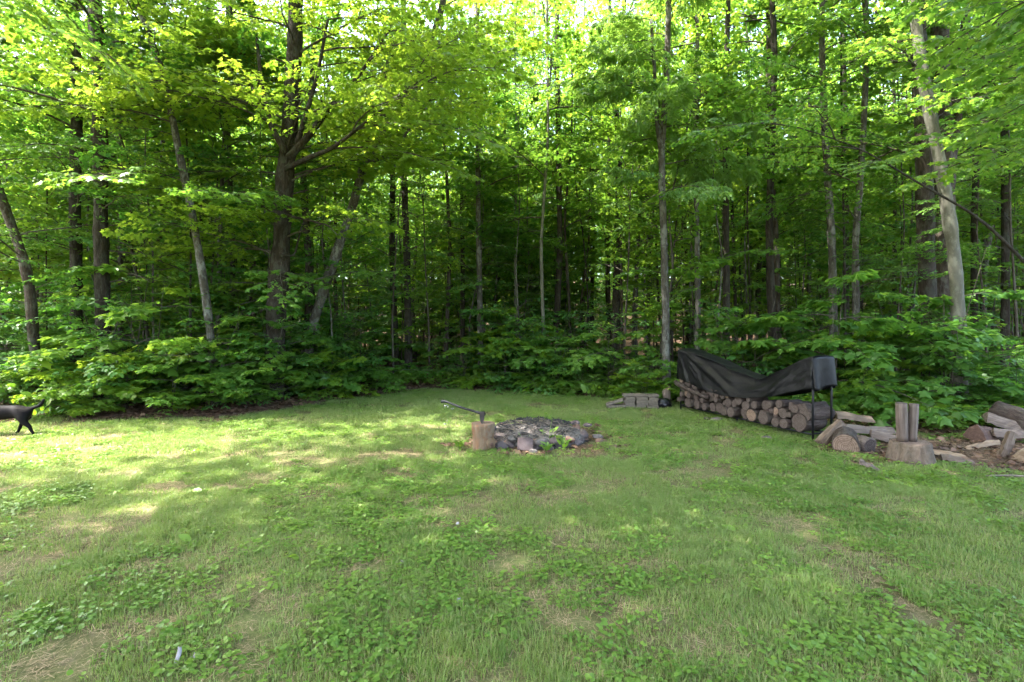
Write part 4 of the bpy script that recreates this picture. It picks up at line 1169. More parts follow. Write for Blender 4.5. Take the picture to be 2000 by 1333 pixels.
ax = empty('splitting_maul', (gx - .01, gy - .02, G(gx, gy) + .36))
tag(ax, 'black-handled splitting maul stuck by its head in the barkless stump', 'axe')
bm = bmesh.new()   # wedge head: poll on top, edge down in the wood
prof = [(-.024, .030, .150), (.024, .030, .150), (.026, .034, .095), (.018, .036, .050), (.004, .040, -.03)]
def quad_ring(w, l, z): return [bm.verts.new((sx * w, sy * l, z)) for sx, sy in ((-1, -1), (1, -1), (1, 1), (-1, 1))]
rings = [quad_ring(.027, .033, .152), quad_ring(.030, .035, .140), quad_ring(.030, .036, .085), quad_ring(.022, .040, .040), quad_ring(.004, .046, -.035)]
bm.faces.new(rings[0])
for a_, b_ in zip(rings, rings[1:]):
    for i in range(4): bm.faces.new((a_[i], b_[i], b_[(i + 1) % 4], a_[(i + 1) % 4]))
bm.faces.new(rings[-1][::-1]); bmesh.ops.recalc_face_normals(bm, faces=bm.faces)
link('head', bm_mesh('head', bm, M_STEEL), ax)
hb = np.array([.03, -.01, .122]); he = np.array([-.60, .47, .245])
hp = smooth_path([hb, hb + (he - hb) * .5 + [0, 0, -.012], he - (he - hb) * .06, he + [0, 0, -.022]], 26)
V, T = tube(hp, np.interp(np.linspace(0, 1, 26), [0, .08, .2, .85, .95, 1], [.024, .022, .0165, .0155, .021, .022]), 10, True)
link('handle', tri_mesh('handle', [(V, T, 0, None)], [M_BLACK]), ax)
bm = bmesh.new(); bmesh.ops.create_cube(bm, size=1)
for v in bm.verts: v.co = Vector((v.co.x * .066, v.co.y * .062, v.co.z * .052 + .128))
bmesh.ops.bevel(bm, geom=bm.edges[:], offset=.006, segments=2)
link('collar', bm_mesh('collar', bm, M_BLACK), ax)

# stones
def stone_mat(name, a, b, c):
    m = NT(name); oc = m.objc(); n1 = m.noise(oc, 9, 6, .7); n2 = m.noise(oc, 40, 3, .6)
    col = m.ramp(n1, [(0.3, a), (0.5, b), (0.7, c)])
    col = m.mix(m.math('MULTIPLY', m.orand(), .5), col, b)
    return m.done(m.principled(col, .9, .2, m.bump(m.math('ADD', n1, m.math('MULTIPLY', n2, .4)), .5, .015)))
S_PINK = stone_mat('mauve_stone', (0.0518, 0.0386, 0.0386), (0.0870, 0.0688, 0.0688), (0.1350, 0.1140, 0.1121))
S_SLAB = stone_mat('dark_mauve_stone', (0.035, 0.026, 0.027), (0.060, 0.046, 0.048), (0.095, 0.078, 0.080))
S_GREY = stone_mat('grey_stone', (0.0523, 0.0476, 0.0456), (0.0885, 0.0796, 0.0758), (0.1466, 0.1303, 0.1201))
S_RED = stone_mat('reddish_stone', (0.0874, 0.0484, 0.0359), (0.1404, 0.0874, 0.0679), (0.1841, 0.1303, 0.1061))
def rock_mesh(name, rs, sx, sy, sz, mat, cuts=7):
    bm = bmesh.new(); bmesh.ops.create_icosphere(bm, subdivisions=2, radius=1)
    for _ in range(cuts):
        n = Vector(rs.normal(0, 1, 3)).normalized(); d = rs.uniform(.5, .85)
        for v in bm.verts:
            k = v.co.dot(n)
            if k > d: v.co -= n * (k - d)
    for v in bm.verts:
        v.co = Vector((v.co.x * sx, v.co.y * sy, v.co.z * sz)) * (1 + rs.normal(0, .02))
    me = bm_mesh(name, bm, mat); return me
fp = empty('fire_pit', (.36, 7.55, G(.36, 7.55)))
tag(fp, 'round fire pit ringed with loose mauve and grey stones around burnt wood and ash', 'fire pit')
rs = np.random.RandomState(102)
for lay, nst in ((0, 27), (1, 9)):
    for i in range(nst):
        a = (i + rs.uniform(-.25, .25) + .5 * lay) / nst * 6.283
        rr = (.715 if lay == 0 else .66) + rs.normal(0, .035)
        if math.sin(a) < -.5 and lay == 0 and abs(math.cos(a)) < .35 and False: continue
        w = rs.uniform(.075, .13); hgt = rs.uniform(.04, .075)
        me = rock_mesh('stone', rs, w, rs.uniform(.06, .10), hgt, (S_PINK, S_GREY, S_PINK, S_RED)[rs.randint(4) if rs.rand() > .3 else 0])
        link('stone', me, fp, (rr * math.cos(a), rr * math.sin(a) * .93, (.035 if lay == 0 else .105) + rs.uniform(-.01, .02)), (rs.normal(0, .2), rs.normal(0, .2), a + 1.57 + rs.normal(0, .3)))
def slabm(sx, sy, sz, mat, seed):
    r2 = np.random.RandomState(seed); bm = bmesh.new(); bmesh.ops.create_cube(bm, size=1)
    bmesh.ops.bevel(bm, geom=bm.edges[:], offset=.13, segments=2)
    for v in bm.verts: v.co = Vector((v.co.x * sx * (1 + r2.normal(0, .04)), v.co.y * sy, v.co.z * sz * (1 + r2.normal(0, .04))))
    return bm_mesh('stone', bm, mat)
o = link('stone', slabm(.20, .07, .17, S_SLAB, 1), fp, (-.185, -.78, .085), (-.55, .10, .12)); tag(o, 'squarish upright mauve slab at the front')
for (x, y, z, sx, sz, mt, rz) in ((-.5, -.70, .06, .17, .10, S_PINK, .3), (-.36, -.62, .13, .13, .08, S_GREY, -.2), (.02, -.72, .12, .17, .11, S_GREY, .1), (.22, -.70, .13, .13, .09, S_PINK, -.1),
                                  (.42, -.60, .12, .14, .09, S_RED, .2), (-.08, -.92, .03, .085, .065, S_GREY, .4), (.88, -.18, .07, .17, .07, S_GREY, .2), (.86, -.38, .05, .12, .05, S_RED, .4),
                                  (1.02, -.62, .03, .09, .05, S_RED, .1), (.92, -.75, .02, .09, .045, S_PINK, .6), (.62, .42, .16, .14, .07, S_PINK, .5), (.78, .22, .16, .13, .07, S_PINK, .2), (-.66, -.1, .18, .13, .08, S_PINK, .2)):
    link('stone', rock_mesh('stone', rs, sx * .6, .08, sz * .62, mt, 9), fp, (x, y, z), (rs.normal(0, .12), rs.normal(0, .12), rz))
# ash heap
n = 34; V = []; T = []
for i in range(n):
    for j in range(n):
        x = (i / (n - 1) - .5) * 1.5; y = (j / (n - 1) - .5) * 1.4; r = math.hypot(x / .74, y / .69)
        z = .06 + .12 * max(0, 1 - r * r) ** .8 + .05 * (float(fbm(x * 5 + 3, y * 5, 3)) - .5) + .05 * float(vnoise(x * 17, y * 17)) - (.12 if r > 1 else 0)
        V.append((x, y, z))
for i in range(n - 1):
    for j in range(n - 1):
        q = i * n + j
        T += [(q, q + n, q + n + 1), (q, q + n + 1, q + 1)]
m = NT('ash_and_char'); oc = m.objc()
n1 = m.noise(oc, 5, 5, .7); n2 = m.noise(oc, 38, 4, .75)
M_ASH2 = m.done(m.principled(m.mix(m.ramp(n1, [(.44, (0, 0, 0)), (.56, (1, 1, 1))]), m.ramp(n2, [(.4, (0.012, 0.011, 0.011)), (.7, (0.055, 0.050, 0.050))]), m.ramp(n2, [(.35, (0.055, 0.050, 0.047)), (.65, (0.182, 0.165, 0.160))])), .95, .1, m.bump(n2, .8, .02)))
link('ash_heap', tri_mesh('ash_heap', [(np.array(V), np.array(T), 0, None)], [M_ASH2]), fp)
M_CHAR = plain('charred_wood', [(0.35, (0.008, 0.008, 0.009)), (0.6, (0.03, 0.028, 0.028)), (.8, (.10, .095, .09))], .7, .4, 30, .6)
M_DEADTW = plain('grey_dead_twigs', [(0.3, (0.0632, 0.0530, 0.0437)), (.7, (0.1739, 0.1498, 0.1256))], .9, .2, 12)
ch = []; tw = []
for i in range(380):
    a = rs.rand() * 6.283; r = .62 * math.sqrt(rs.rand()); x, y = r * math.cos(a), r * math.sin(a) + .05
    if y < 0 and rs.rand() < .35: continue
    z = .08 + .115 * max(0, 1 - (r / .72) ** 2) + rs.uniform(.0, .05) + (.03 if y > .05 else 0)
    d = rs.normal(0, 1, 3) * [1, 1, .3]; d /= np.linalg.norm(d); l = rs.uniform(.03, .10)
    rw = rs.uniform(.005, .013)
    ch.append(tube(np.array([[x, y, z] - d * l * .5, [x, y, z] + rs.normal(0, .004, 3), [x, y, z] + d * l * .5]), np.array([rw * .7, rw, rw * .6]), 5, True, .2, rs))
for i in range(120):
    a = rs.rand() * 6.283; r = .72 * math.sqrt(rs.rand()); x, y = r * math.cos(a), r * math.sin(a)
    z = .09 + .12 * max(0, 1 - (r / .72) ** 2) + rs.uniform(.01, .05)
    d = rs.normal(0, 1, 3) * [1, 1, .25]; d /= np.linalg.norm(d); l = rs.uniform(.08, .3)
    tw.append(tube(np.array([[x, y, z] - d * l * .5, [x, y, z] + rs.normal(0, .01, 3), [x, y, z] + d * l * .5]), np.array([.004, .0035, .002]), 4, False))
V, T = join_tubes(ch); tag(link('charcoal', tri_mesh('charcoal', [(V, T, 0, None)], [M_CHAR], False), fp), kind='stuff')
V, T = join_tubes(tw); tag(link('dead_twigs', tri_mesh('dead_twigs', [(V, T, 0, None)], [M_DEADTW]), fp), kind='stuff')

# broad-leaved weeds by the pit, and white flowers
def weed(name, label, cat, x, y, n, h, shape, size, mat=M_COVER, rs=rs, spreadv=.5):
    root = empty(name, (x, y, G(x, y))); tag(root, label, cat)
    st_ = []; P = []; D = []
    for i in range(n):
        a = i * 2.4 + rs.normal(0, .3); hh = h * rs.uniform(.5, 1); e = np.array([math.cos(a) * spreadv * hh, math.sin(a) * spreadv * hh, hh])
        st_.append(tube(smooth_path([[0, 0, -.01], e * [.3, .3, .55], e], 6), np.linspace(.003, .0015, 6), 4)); P.append(e * [.4, .4, .35]); D.append(e / np.linalg.norm(e))
        P.append(e * .8); D.append([math.cos(a + 1.4), math.sin(a + 1.4), .5])
    P = np.array(P); D = np.array(D); k = len(P)
    V, T, R = leaves(shape, P, D, np.tile([0., 0, 1], (k, 1)) + rs.normal(0, .3, (k, 3)), size * rs.uniform(.7, 1.2, k), rs.rand(k))
    SV, ST = join_tubes(st_)
    link('stem', tri_mesh('stem', [(SV, ST, 0, None)], [mat]), root); link('leaves', tri_mesh('leaves', [(V, T, 0, R)], [mat]), root)
    return root
weed('weed', 'broad-leaved green weed growing in front of the stones right of the squarish slab', 'weed', .44, 6.60, 7, .15, LEAF_OVAL, .11)
weed('weed', 'green weed standing among the right front stones of the fire pit', 'weed', .68, 6.74, 7, .24, LEAF_OVAL, .10)
weed('weed', 'upright weed growing out of the ash at the right side of the fire pit', 'weed', .50, 7.1, 6, .40, LEAF_OVAL, .09)
weed('weed', 'single small yellow-green seedling in the ash at the middle of the pit', 'weed', .17, 7.0, 2, .27, LEAF_ROUND, .05)
weed('weed', 'weed tuft at the left foot of the barkless stump', 'weed', -.70, 6.85, 9, .16, LEAF_OVAL, .09)
weed('weed', 'yellowish small weed behind the fire pit', 'weed', .62, 8.9, 8, .16, LEAF_OVAL, .06)
weed('tall_weed', 'tall leafy weed with upright stems at the wood edge left of the paver stack', 'weed', 1.75, 11.6, 8, .75, LEAF_OVAL, .16)
weed('tall_weed', 'tall weed shoots standing behind the dog at the left edge', 'weed', -8.05, 8.7, 7, .8, LEAF_OVAL, .15)
M_WHITE = plain('white_petals', [(0.3, (0.3276, 0.3120, 0.3432)), (.7, (0.3900, 0.3744, 0.4056))], .6, .3)
wf = empty('white_wildflower', (-.92, 7.55, G(-.92, 7.55))); tag(wf, 'thin wildflower with white blossoms behind the maul handle', 'flower')
s_ = []; P = []
for i in range(6):
    e = np.array([rs.uniform(-.16, .12), rs.uniform(-.05, .1), rs.uniform(.22, .5)]); s_.append(tube(smooth_path([[0, 0, 0], e * [.2, .2, .6], e], 6), np.full(6, .0022), 4)); P += [e + rs.normal(0, .012, 3) for _ in range(3)]
V, T = join_tubes(s_); link('stem', tri_mesh('stem', [(V, T, 0, None)], [M_COVER]), wf)
P = np.array(P); k = len(P)
V, T, R = leaves(LEAF_ROUND, P, rs.normal(0, 1, (k, 3)), rs.normal(0, 1, (k, 3)), np.full(k, .017), rs.rand(k))
link('petals', tri_mesh('petals', [(V, T, 0, R)], [M_WHITE]), wf)

# ------------------------------------------------------------------ firewood rack
A0 = Vector((4.33, 7.37, 0)); U = Vector((-.322, .947, 0)).normalized(); PV = Vector((U.y, -U.x, 0)); LEN = 3.0; WID = .36
def rp(s, w, z):
    p = A0 + U * s + PV * w; return Vector((p.x, p.y, z + .0))
gz = G(4.0, 8.5)
rk = empty('firewood_rack', rp(0, 0, gz)); tag(rk, 'long low black tubular steel firewood rack under the black tarp', 'rack')
def loc(s, w, z): return np.array(rp(s, w, z + gz) - rk.location)
for s in (0, LEN):
    for w in (0, WID):
        V, T = tube(np.array([loc(s, w, -.02), loc(s, w, .6), loc(s, w, 1.16)]), np.full(3, .0165), 10, True); link('leg', tri_mesh('leg', [(V, T, 0, None)], [M_RACK]), rk)
    V, T = tube(smooth_path([loc(s, 0, 1.14), loc(s, .03, 1.18), loc(s, WID - .03, 1.18), loc(s, WID, 1.14)], 12), np.full(12, .016), 10, True); link('top_bar', tri_mesh('top_bar', [(V, T, 0, None)], [M_RACK]), rk)
    V, T = tube(np.array([loc(s, 0.016, .10), loc(s, WID - .016, .10)]), np.full(2, .014), 8, True); link('cross_bar', tri_mesh('cross_bar', [(V, T, 0, None)], [M_RACK]), rk)
for w in (0.02, WID - .02):
    V, T = tube(np.array([loc(0.016, w, .085), loc(LEN - .016, w, .085)]), np.full(2, .015), 8, True); link('rail', tri_mesh('rail', [(V, T, 0, None)], [M_RACK]), rk)
for w in (0.02, WID - .02):
    V, T = tube(np.array([loc(LEN * .5, w, -.02), loc(LEN * .5, w, .070)]), np.full(2, .015), 8, True); link('foot', tri_mesh('foot', [(V, T, 0, None)], [M_RACK]), rk)

rs = np.random.RandomState(104)
circ = []      # (s, z, r)
fixed = [(.19, .135), (.44, .075), (.60, .072), (.84, .105), (1.07, .105), (1.31, .098), (1.53, .085), (1.71, .075), (1.90, .098), (2.11, .082), (2.29, .070), (2.47, .085), (2.66, .085), (2.84, .072)]
for s, r in fixed: circ.append((s, .10 + r, r))
def H(s): return np.interp(s, [0, .3, .8, 1.4, 2.0, 2.6, 3.0], [.60, .54, .50, .50, .56, .66, .74])
for it in range(900):
    r = rs.choice([.045, .055, .065, .08, .10], p=[.2, .28, .26, .18, .08])
    best = None
    for s in np.linspace(r + .01, LEN - r - .01, 110):
        z = .10 + r
        for (cs, cz, cr) in circ:
            ds = abs(s - cs)
            if ds < r + cr: z = max(z, cz + math.sqrt((r + cr) ** 2 - ds * ds))
        sc = z + r - H(s)
        if z + r <= H(s) and (best is None or z - .1 * rs.rand() < best[1]): best = (s, z)
    if best: circ.append((best[0], best[1] + .001, r * .985))
    if len(circ) > 78: break
rows = {'bottom': [], 'middle': [], 'top': []}
for c in circ:
    rows['bottom' if c[1] - c[2] < .112 else ('middle' if c[1] < .40 else 'top')].append(c)
ordn = ['first', 'second', 'third', 'fourth', 'fifth', 'sixth', 'seventh', 'eighth', 'ninth', 'tenth', 'eleventh', 'twelfth', 'thirteenth', 'fourteenth', 'fifteenth', 'sixteenth', 'seventeenth', 'eighteenth', 'nineteenth', 'twentieth']
for rn, lst in rows.items():
    lst.sort()
    for i, (s, z, r) in enumerate(lst):
        ln = WID + rs.uniform(-.03, .10); off = rs.uniform(-.10, .03)
        split = rn != 'bottom' and rs.rand() < .35
        ph = rs.rand() * 6.28
        if split:
            sect = lambda a, ph=ph: min(1.0, .52 / max(.05, abs(math.cos(a - ph)))) if math.cos(a - ph) < 0 else 1.0
        else: sect = lambda a, ph=ph: 1 + .04 * math.sin(2 * a + ph)
        fm = W_FACE if rs.rand() < .85 else W_FACE_L
        me = solid('firewood_log', W_BARK, rs, r, ln, 18, 6, None, sect, .034, fm)
        if i < len(ordn): nth = ordn[i] + ' from right end of rack'
        else: nth = ordn[len(lst) - 1 - i] + ' from left end of rack'
        szw = 'thick' if r > .09 else ('slim' if r < .06 else 'medium')
        o = link('firewood_log', me)
        orient(o, rp(s, off, z + gz), PV + Vector((0, 0, rs.normal(0, .02))) + U * rs.normal(0, .02), roll=rs.rand() * 6)
        tag(o, '%s %s log in the %s layer, %s' % (szw, 'split' if split else 'round', rn, nth), 'log', 'firewood logs stacked on the rack')
# two special pieces: big split half with bark side at the right end, crooked branch at left
o = link('firewood_log', solid('firewood_log', W_BARK, rs, .15, .48, 22, 7, None, lambda a: .75 + .25 * math.cos(2 * a), .03, W_FACE)); orient(o, rp(.14, -.04, .39 + gz), PV + Vector((0, 0, .04)), roll=.6)
tag(o, 'big flattened split log on top at right end of rack, behind the leg', 'log', 'firewood logs stacked on the rack')
V, T = tube(smooth_path([rp(2.95, -.15, .56 + gz), rp(2.75, -.16, .50 + gz), rp(2.35, -.11, .40 + gz), rp(2.1, -.08, .36 + gz)], 16), np.linspace(.05, .032, 16), 10, True, .08, rs)
tag(link('firewood_branch', tri_mesh('firewood_branch', [(V, T, 0, None)], [W_BARK])), 'thick crooked branch slanting down across the left end of the stacked logs', 'branch')
rx = [(1400, 826, .12, 'pale flat stone in the grass under the left half of the rack', S_GREY), (1380, 823, .07, 'small stone touching the flat stone under the rack', S_PINK), (1497, 862, .095, 'small pinkish stone lying in the grass in front of the rack', S_PINK)]
for (a, b, w, lab, mt) in rx:
    d = 1600.0 / (b - 645 - 3); x = (a - 1000) * d / 1000
    o = link('stone', rock_mesh('stone', rs, w, w * .7, w * .42, mt)); o.location = (x, d, G(x, d) + w * .15); tag(o, lab, 'stone')

# ------------------------------------------------------------------ tarp draped over rack and wood
tt = [0, .1, .2, .34, .48, .6, .8, 1.0]
top_f = lambda t: float(np.interp(t, tt, [1.215, 1.13, .97, .79, .86, .96, 1.12, 1.215]))
bot_f = lambda t: float(np.interp(t, tt, [.76, .68, .57, .49, .45, .44, .52, .64]))
def sm(f, t, w=.05): return (f(max(0, t - w)) + 2 * f(t) + f(min(1, t + w)) + f(max(0, t - w / 2)) + f(min(1, t + w / 2))) / 6
nu, nv = 130, 64
V = np.zeros((nu, nv, 3))
OV = .035
for i in range(nu):
    t = i / (nu - 1); s = -.03 + (LEN + .06) * t
    zt, zb = sm(top_f, t), sm(bot_f, t)
    for j in range(nv):
        v = j / (nv - 1)          # 0 front hem .. .42 front top edge .. .58 back top edge .. 1 back hem
        if v < .44: k = v / .44; w = -OV; z = zb + (zt - zb) * k
        elif v < .60: k = (v - .44) / .16; w = -OV + (WID + 2 * OV) * k; z = zt + .012 * math.sin(math.pi * k)
        else: k = 1 - (v - .60) / .40; w = WID + OV; z = zb - .0 + (zt - zb) * k
        # round the shoulders
        mid = math.sin(math.pi * t)
        k2 = k if v < .44 else 1
        slope = mid * .16
        if v < .44:
            w += slope * (k2 ** 2) * .9 - .07 * mid * (1 - k2) - .015
            # sweeping folds running down from both upper corners into the sag
            f = 0
            for (tc, amp, sd) in ((1.0, 1.0, 3.0), (0.0, .75, 11.0)):
                dx = abs(t - tc) * 3.0 + .05; dz_ = (1 - k2) * (zt - zb) + .02
                th = math.atan2(dz_, dx); rr_ = math.hypot(dx, dz_)
                wt = math.exp(-((rr_ - .9) / 1.0) ** 2)
                q = float(fbm(th * 7.5 + sd, rr_ * .7 + sd, 3))
                f += amp * wt * (1 - abs(2 * q - 1) * 2.6)
            w += .042 * (f - .35) * min(1, k2 * 3 + .3) * (min(1, t * 6) if t < .5 else min(1, (1 - t) * 6 + .25))
            w += .022 * (fbm(t * 9, k2 * 5, 3) - .5) * 2
        elif v < .60:
            z += -.05 * mid * math.sin(math.pi * k) + .014 * math.sin(30 * t + 6 * k) * mid + .012 * (fbm(t * 14, v * 9, 3) - .5) * 2
        else:
            w += .02 * math.sin(24 * t + 5 * k)
        z += .010 * (fbm(t * 11 + 4, v * 5, 3) - .5) * 2
        p = rp(s, w, z + gz); V[i, j] = (p.x, p.y, p.z)
for _ in range(2):
    V[:, 1:-1] = .25 * V[:, :-2] + .5 * V[:, 1:-1] + .25 * V[:, 2:]
V = V.reshape(-1, 3)
ii = (np.arange(nu - 1)[:, None] * nv + np.arange(nv - 1)[None]).ravel()
T = np.concatenate([np.stack([ii, ii + 1, ii + nv + 1], 1), np.stack([ii, ii + nv + 1, ii + nv], 1)])
# end flaps
Vl = [V]; Tl = [T]; nb_ = len(V)
for (i0, sgn) in ((0, -1), (nu - 1, 1)):
    rows_ = 14; colsn = 12; E = []
    zt = top_f(0); zb = .76 if i0 == 0 else .64
    for a in range(rows_):
        for b in range(colsn):
            kz = a / (rows_ - 1); kw = b / (colsn - 1)
            z = zt - .004 - (zt - zb) * kz - .03 * math.sin(kw * 5.2 + .6) * kz - .03 * (abs(kw - .5) * 2) ** 4 * (1 - kz)
            w = -OV - .012 + (WID + 2 * OV + .02) * kw
            s = (-.03 if i0 == 0 else LEN + .03) + sgn * (.004 + .034 * math.sin(kw * 8 + 1) * kz + .03 * kz - .02 * (abs(kw - .5) * 2) ** 6)
            p = rp(s, w, z + gz); E.append((p.x, p.y, p.z))
    jj = (np.arange(rows_ - 1)[:, None] * colsn + np.arange(colsn - 1)[None]).ravel()
    Tl.append(np.concatenate([np.stack([jj, jj + 1, jj + colsn + 1], 1), np.stack([jj, jj + colsn + 1, jj + colsn], 1)]) + nb_)
    Vl.append(np.array(E)); nb_ += len(E)
m = NT('black_tarp_vinyl'); oc = m.objc(); nz = m.noise(oc, 3.5, 5, .65); nf = m.noise(oc, 900, 2, .5); ns_ = m.noise(oc, 45, 3, .5)
specks = m.ramp(ns_, [(.735, (0, 0, 0)), (.75, (1, 1, 1))])
col = m.mix(m.math('MULTIPLY', specks, .5), m.ramp(nz, [(.3, (.0020, .0020, .0026)), (.7, (.0042, .0044, .006))]), (.06, .06, .06))
M_TARP = m.done(m.principled(col, m.math('ADD', m.math('MULTIPLY', nz, .2), .42), .26, m.bump(m.math('ADD', m.noise(oc, 14, 4, .6), m.math('MULTIPLY', nf, .05)), .35, .02)))
me = tri_mesh('tarp', [(np.concatenate(Vl), np.concatenate(Tl), 0, None)], [M_TARP])
o = link('tarp', me); tag(o, 'black vinyl tarp draped over the wood rack and sagging deeply in the middle', 'tarp')
md = o.modifiers.new('thickness', 'SOLIDIFY'); md.thickness = .004; md.offset = 0

# ------------------------------------------------------------------ paver stack, bag
rs = np.random.RandomState(106)
M_PAV = stone_mat('weathered_paver', (0.0679, 0.0577, 0.0460), (0.1162, 0.0991, 0.0796), (0.1739, 0.1544, 0.1303))
dP = 10.6; x0 = (1222 - 1000) * dP / 1000.0
ps = empty('paver_stack', (x0, dP, G(x0, dP)), math.radians(-6)); tag(ps, 'low neat stack of grey-brown edging pavers left of the wood rack', 'stack')
def paver(w, d_, h, seed):
    bm = bmesh.new(); bmesh.ops.create_cube(bm, size=1)
    for v in bm.verts: v.co = Vector((v.co.x * w, v.co.y * d_, v.co.z * h))
    bmesh.ops.bevel(bm, geom=bm.edges[:], offset=.005, segments=1)
    return bm_mesh('paver', bm, M_PAV)
PV1 = paver(.225, .17, .052, 1); PV2 = paver(.235, .20, .045, 2); PV3 = paver(.19, .17, .052, 3)
for lay in range(4):
    for k in range(3):
        if lay >= 0:
            link('paver', (PV1, PV3)[(k + lay) % 2], ps, (.06 + k * .232 + (.03 if lay % 2 else 0) + rs.normal(0, .006), rs.normal(0, .012), .028 + lay * .055), (0, 0, rs.normal(0, .03)))
            link('paver', (PV1, PV3)[(k + lay) % 2], ps, (.06 + k * .232 + (.03 if lay % 2 else 0) + rs.normal(0, .006), .19 + rs.normal(0, .012), .028 + lay * .055), (0, 0, rs.normal(0, .03)))
for k in range(3): link('paver', PV2, ps, (.06 + k * .245 + rs.normal(0, .004), .06, .252), (rs.normal(0, .02), -.02, rs.normal(0, .02)))
for (xx, yy, zz, ty, lab) in ((-.22, -.02, .115, -.30, 'paver slab leaning on the left end of the paver stack, upper one'), (-.21, -.06, .035, -.04, 'pale paver slab lying flat at the left foot of the paver stack')):
    a = ps.matrix_basis if False else None
    c, s_ = math.cos(math.radians(-6)), math.sin(math.radians(-6))
    bm = bmesh.new(); bmesh.ops.create_cube(bm, size=1)
    for v in bm.verts: v.co = Vector((v.co.x * .36, v.co.y * .22, v.co.z * .048))
    bmesh.ops.bevel(bm, geom=bm.edges[:], offset=.005, segments=1)
    tag(link('paver_slab', bm_mesh('paver_slab', bm, M_PAV), None, (x0 + xx * c - yy * s_, dP + xx * s_ + yy * c, G(x0, dP) + zz), (0, ty, math.radians(-6) + rs.normal(0, .1))), lab, 'paver')
dB = 10.55; xB = (1297 - 1000) * dB / 1000
bm = bmesh.new(); bmesh.ops.create_icosphere(bm, subdivisions=4, radius=1)
for v in bm.verts:
    p = v.co.copy(); nn = float(fbm(p.x * 2.2 + 5, p.y * 2.2 + p.z * 3, 3)) - .5; cr = abs(math.sin(7 * p.x + 5 * p.z + 6 * nn)) * .09
    v.co = Vector((p.x * .15, p.y * .13, max(p.z, -.6) * .12)) * (1 + nn * .5 + cr)
o = link('black_bag', bm_mesh('black_bag', bm, plain('glossy_black_plastic', [(.3, (.003, .003, .006)), (.7, (.008, .008, .013))], .3, .4, 25, .5), True), None, (xB, dB, G(xB, dB) + .07))
tag(o, 'crumpled shiny black plastic bag between the paver stack and the wood rack', 'bag')
# rotten snag behind
d = 10.9; x = .302 * d
o = link('rotten_stub', solid('rotten_stub', W_GREY, rs, .09, .42, 14, 8, lambda h: 1.1 - .3 * h, None, .08, W_SPLIT, 0, True, .6)); o.location = (x - .05, d - .15, G(x, d) - .05)
tag(o, 'short rotten brown tree stub at the foot of the forked ash', 'stump')

# ------------------------------------------------------------------ splitting block, upright logs, split wood
rs = np.random.RandomState(108)
dS = 1600 / (912 - 645.0) + .22; xS = (1779 - 1000) * dS / 1000
def fl(h):
    return 1.16 - .27 * h ** .7
sb = empty('splitting_block', (xS, dS, G(xS, dS) - .04)); tag(sb, 'wide flared stump used as splitting block with two upright logs on it', 'stump')
BLK = bark_material('old_block_wood', (0.0606, 0.0442, 0.0337), (0.1114, 0.0839, 0.0653), (0.1679, 0.1303, 0.1025), (0.1319, 0.1183, 0.1004), 0.3, .8, .7)
link('body', solid('body', BLK, rs, .232, .285, 30, 10, fl, lambda a: 1 + .05 * math.sin(3 * a + .6) + .03 * math.sin(5 * a), .018, W_FACE_L), sb)
topz = G(xS, dS) + .245
for (xx, tl, hh, r, lab) in ((-.060, .035, .465, .064, 'grey weathered log standing upright on the splitting block, left of the pair'), (.060, -.045, .455, .054, 'grey weathered log standing upright on the splitting block, right of the pair')):
    me = solid('upright_log', W_GREY, rs, r, hh, 18, 9, lambda h: 1.0 - .03 * math.sin(h * 7), lambda a, xx=xx: 1 + .07 * math.sin(2 * a + 9 * xx), .015, W_FACE)
    o = link('upright_log', me, None, (xS + xx * .98 - .03, dS + .02, topz + .002)); o.rotation_euler = (.01, -tl, 0)
    tag(o, lab, 'log')

def wedge(name, mat, L, w, h, seed, bark=None, taper=.85):
    """split billet: triangular cross-section along local x, irregular"""
    r2 = np.random.RandomState(seed); n = 9; V = []; T = []; M = []
    for i in range(n):
        k = i / (n - 1); f = 1 - (1 - taper) * k; x = (k - .5) * L
        sec = [(-w / 2, 0), (-w * .28, h * .55), (0, h), (w * .30, h * .62), (w / 2, 0), (w * .1, -h * .10), (-w * .2, -h * .07)]
        for (a, b) in sec: V.append((x + r2.normal(0, .006), a * f + r2.normal(0, .005), b * f + r2.normal(0, .006) + .02 * math.sin(k * 3 + seed)))
    m_ = 7
    for i in range(n - 1):
        for j in range(m_):
            q = i * m_ + j; r_ = i * m_ + (j + 1) % m_
            T += [(q, r_, r_ + m_), (q, r_ + m_, q + m_)]; M += [1 if (bark and j in (4, 5, 6)) else 0] * 2
    for i in (0, n - 1):
        for j in range(1, m_ - 1):
            T.append((i * m_, i * m_ + j, i * m_ + j + 1) if i else (0, j + 1, j)); M.append(0)
    me = bpy.data.meshes.new(name); me.from_pydata(V, [], T); me.materials.append(mat); me.materials.append(bark or mat)
    me.polygons.foreach_set('material_index', np.array(M, np.int32)); me.update(); 
    bm = bmesh.new(); bm.from_mesh(me); bmesh.ops.recalc_face_normals(bm, faces=bm.faces); bm.to_mesh(me); bm.free(); return me
WX_SPLIT = split_wood_material('split_wood_long', (0.0564, 0.0388, 0.0266), (0.1180, 0.0865, 0.0653), (0.1889, 0.1504, 0.1173), 0)
WX_GREY = split_wood_material('grey_wood_long', (0.0664, 0.0487, 0.0401), (0.1319, 0.1019, 0.0850), (0.2129, 0.1767, 0.1481), 0)
WX_FRESH = split_wood_material('fresh_wood_long', (0.1646, 0.1061, 0.0679), (0.2418, 0.1786, 0.1209), (0.2995, 0.2371, 0.1739), 0)
WX_RED = split_wood_material('reddish_wood_long', (0.0480, 0.0289, 0.0229), (0.0880, 0.0544, 0.0425), (0.1360, 0.0892, 0.0723), 0)
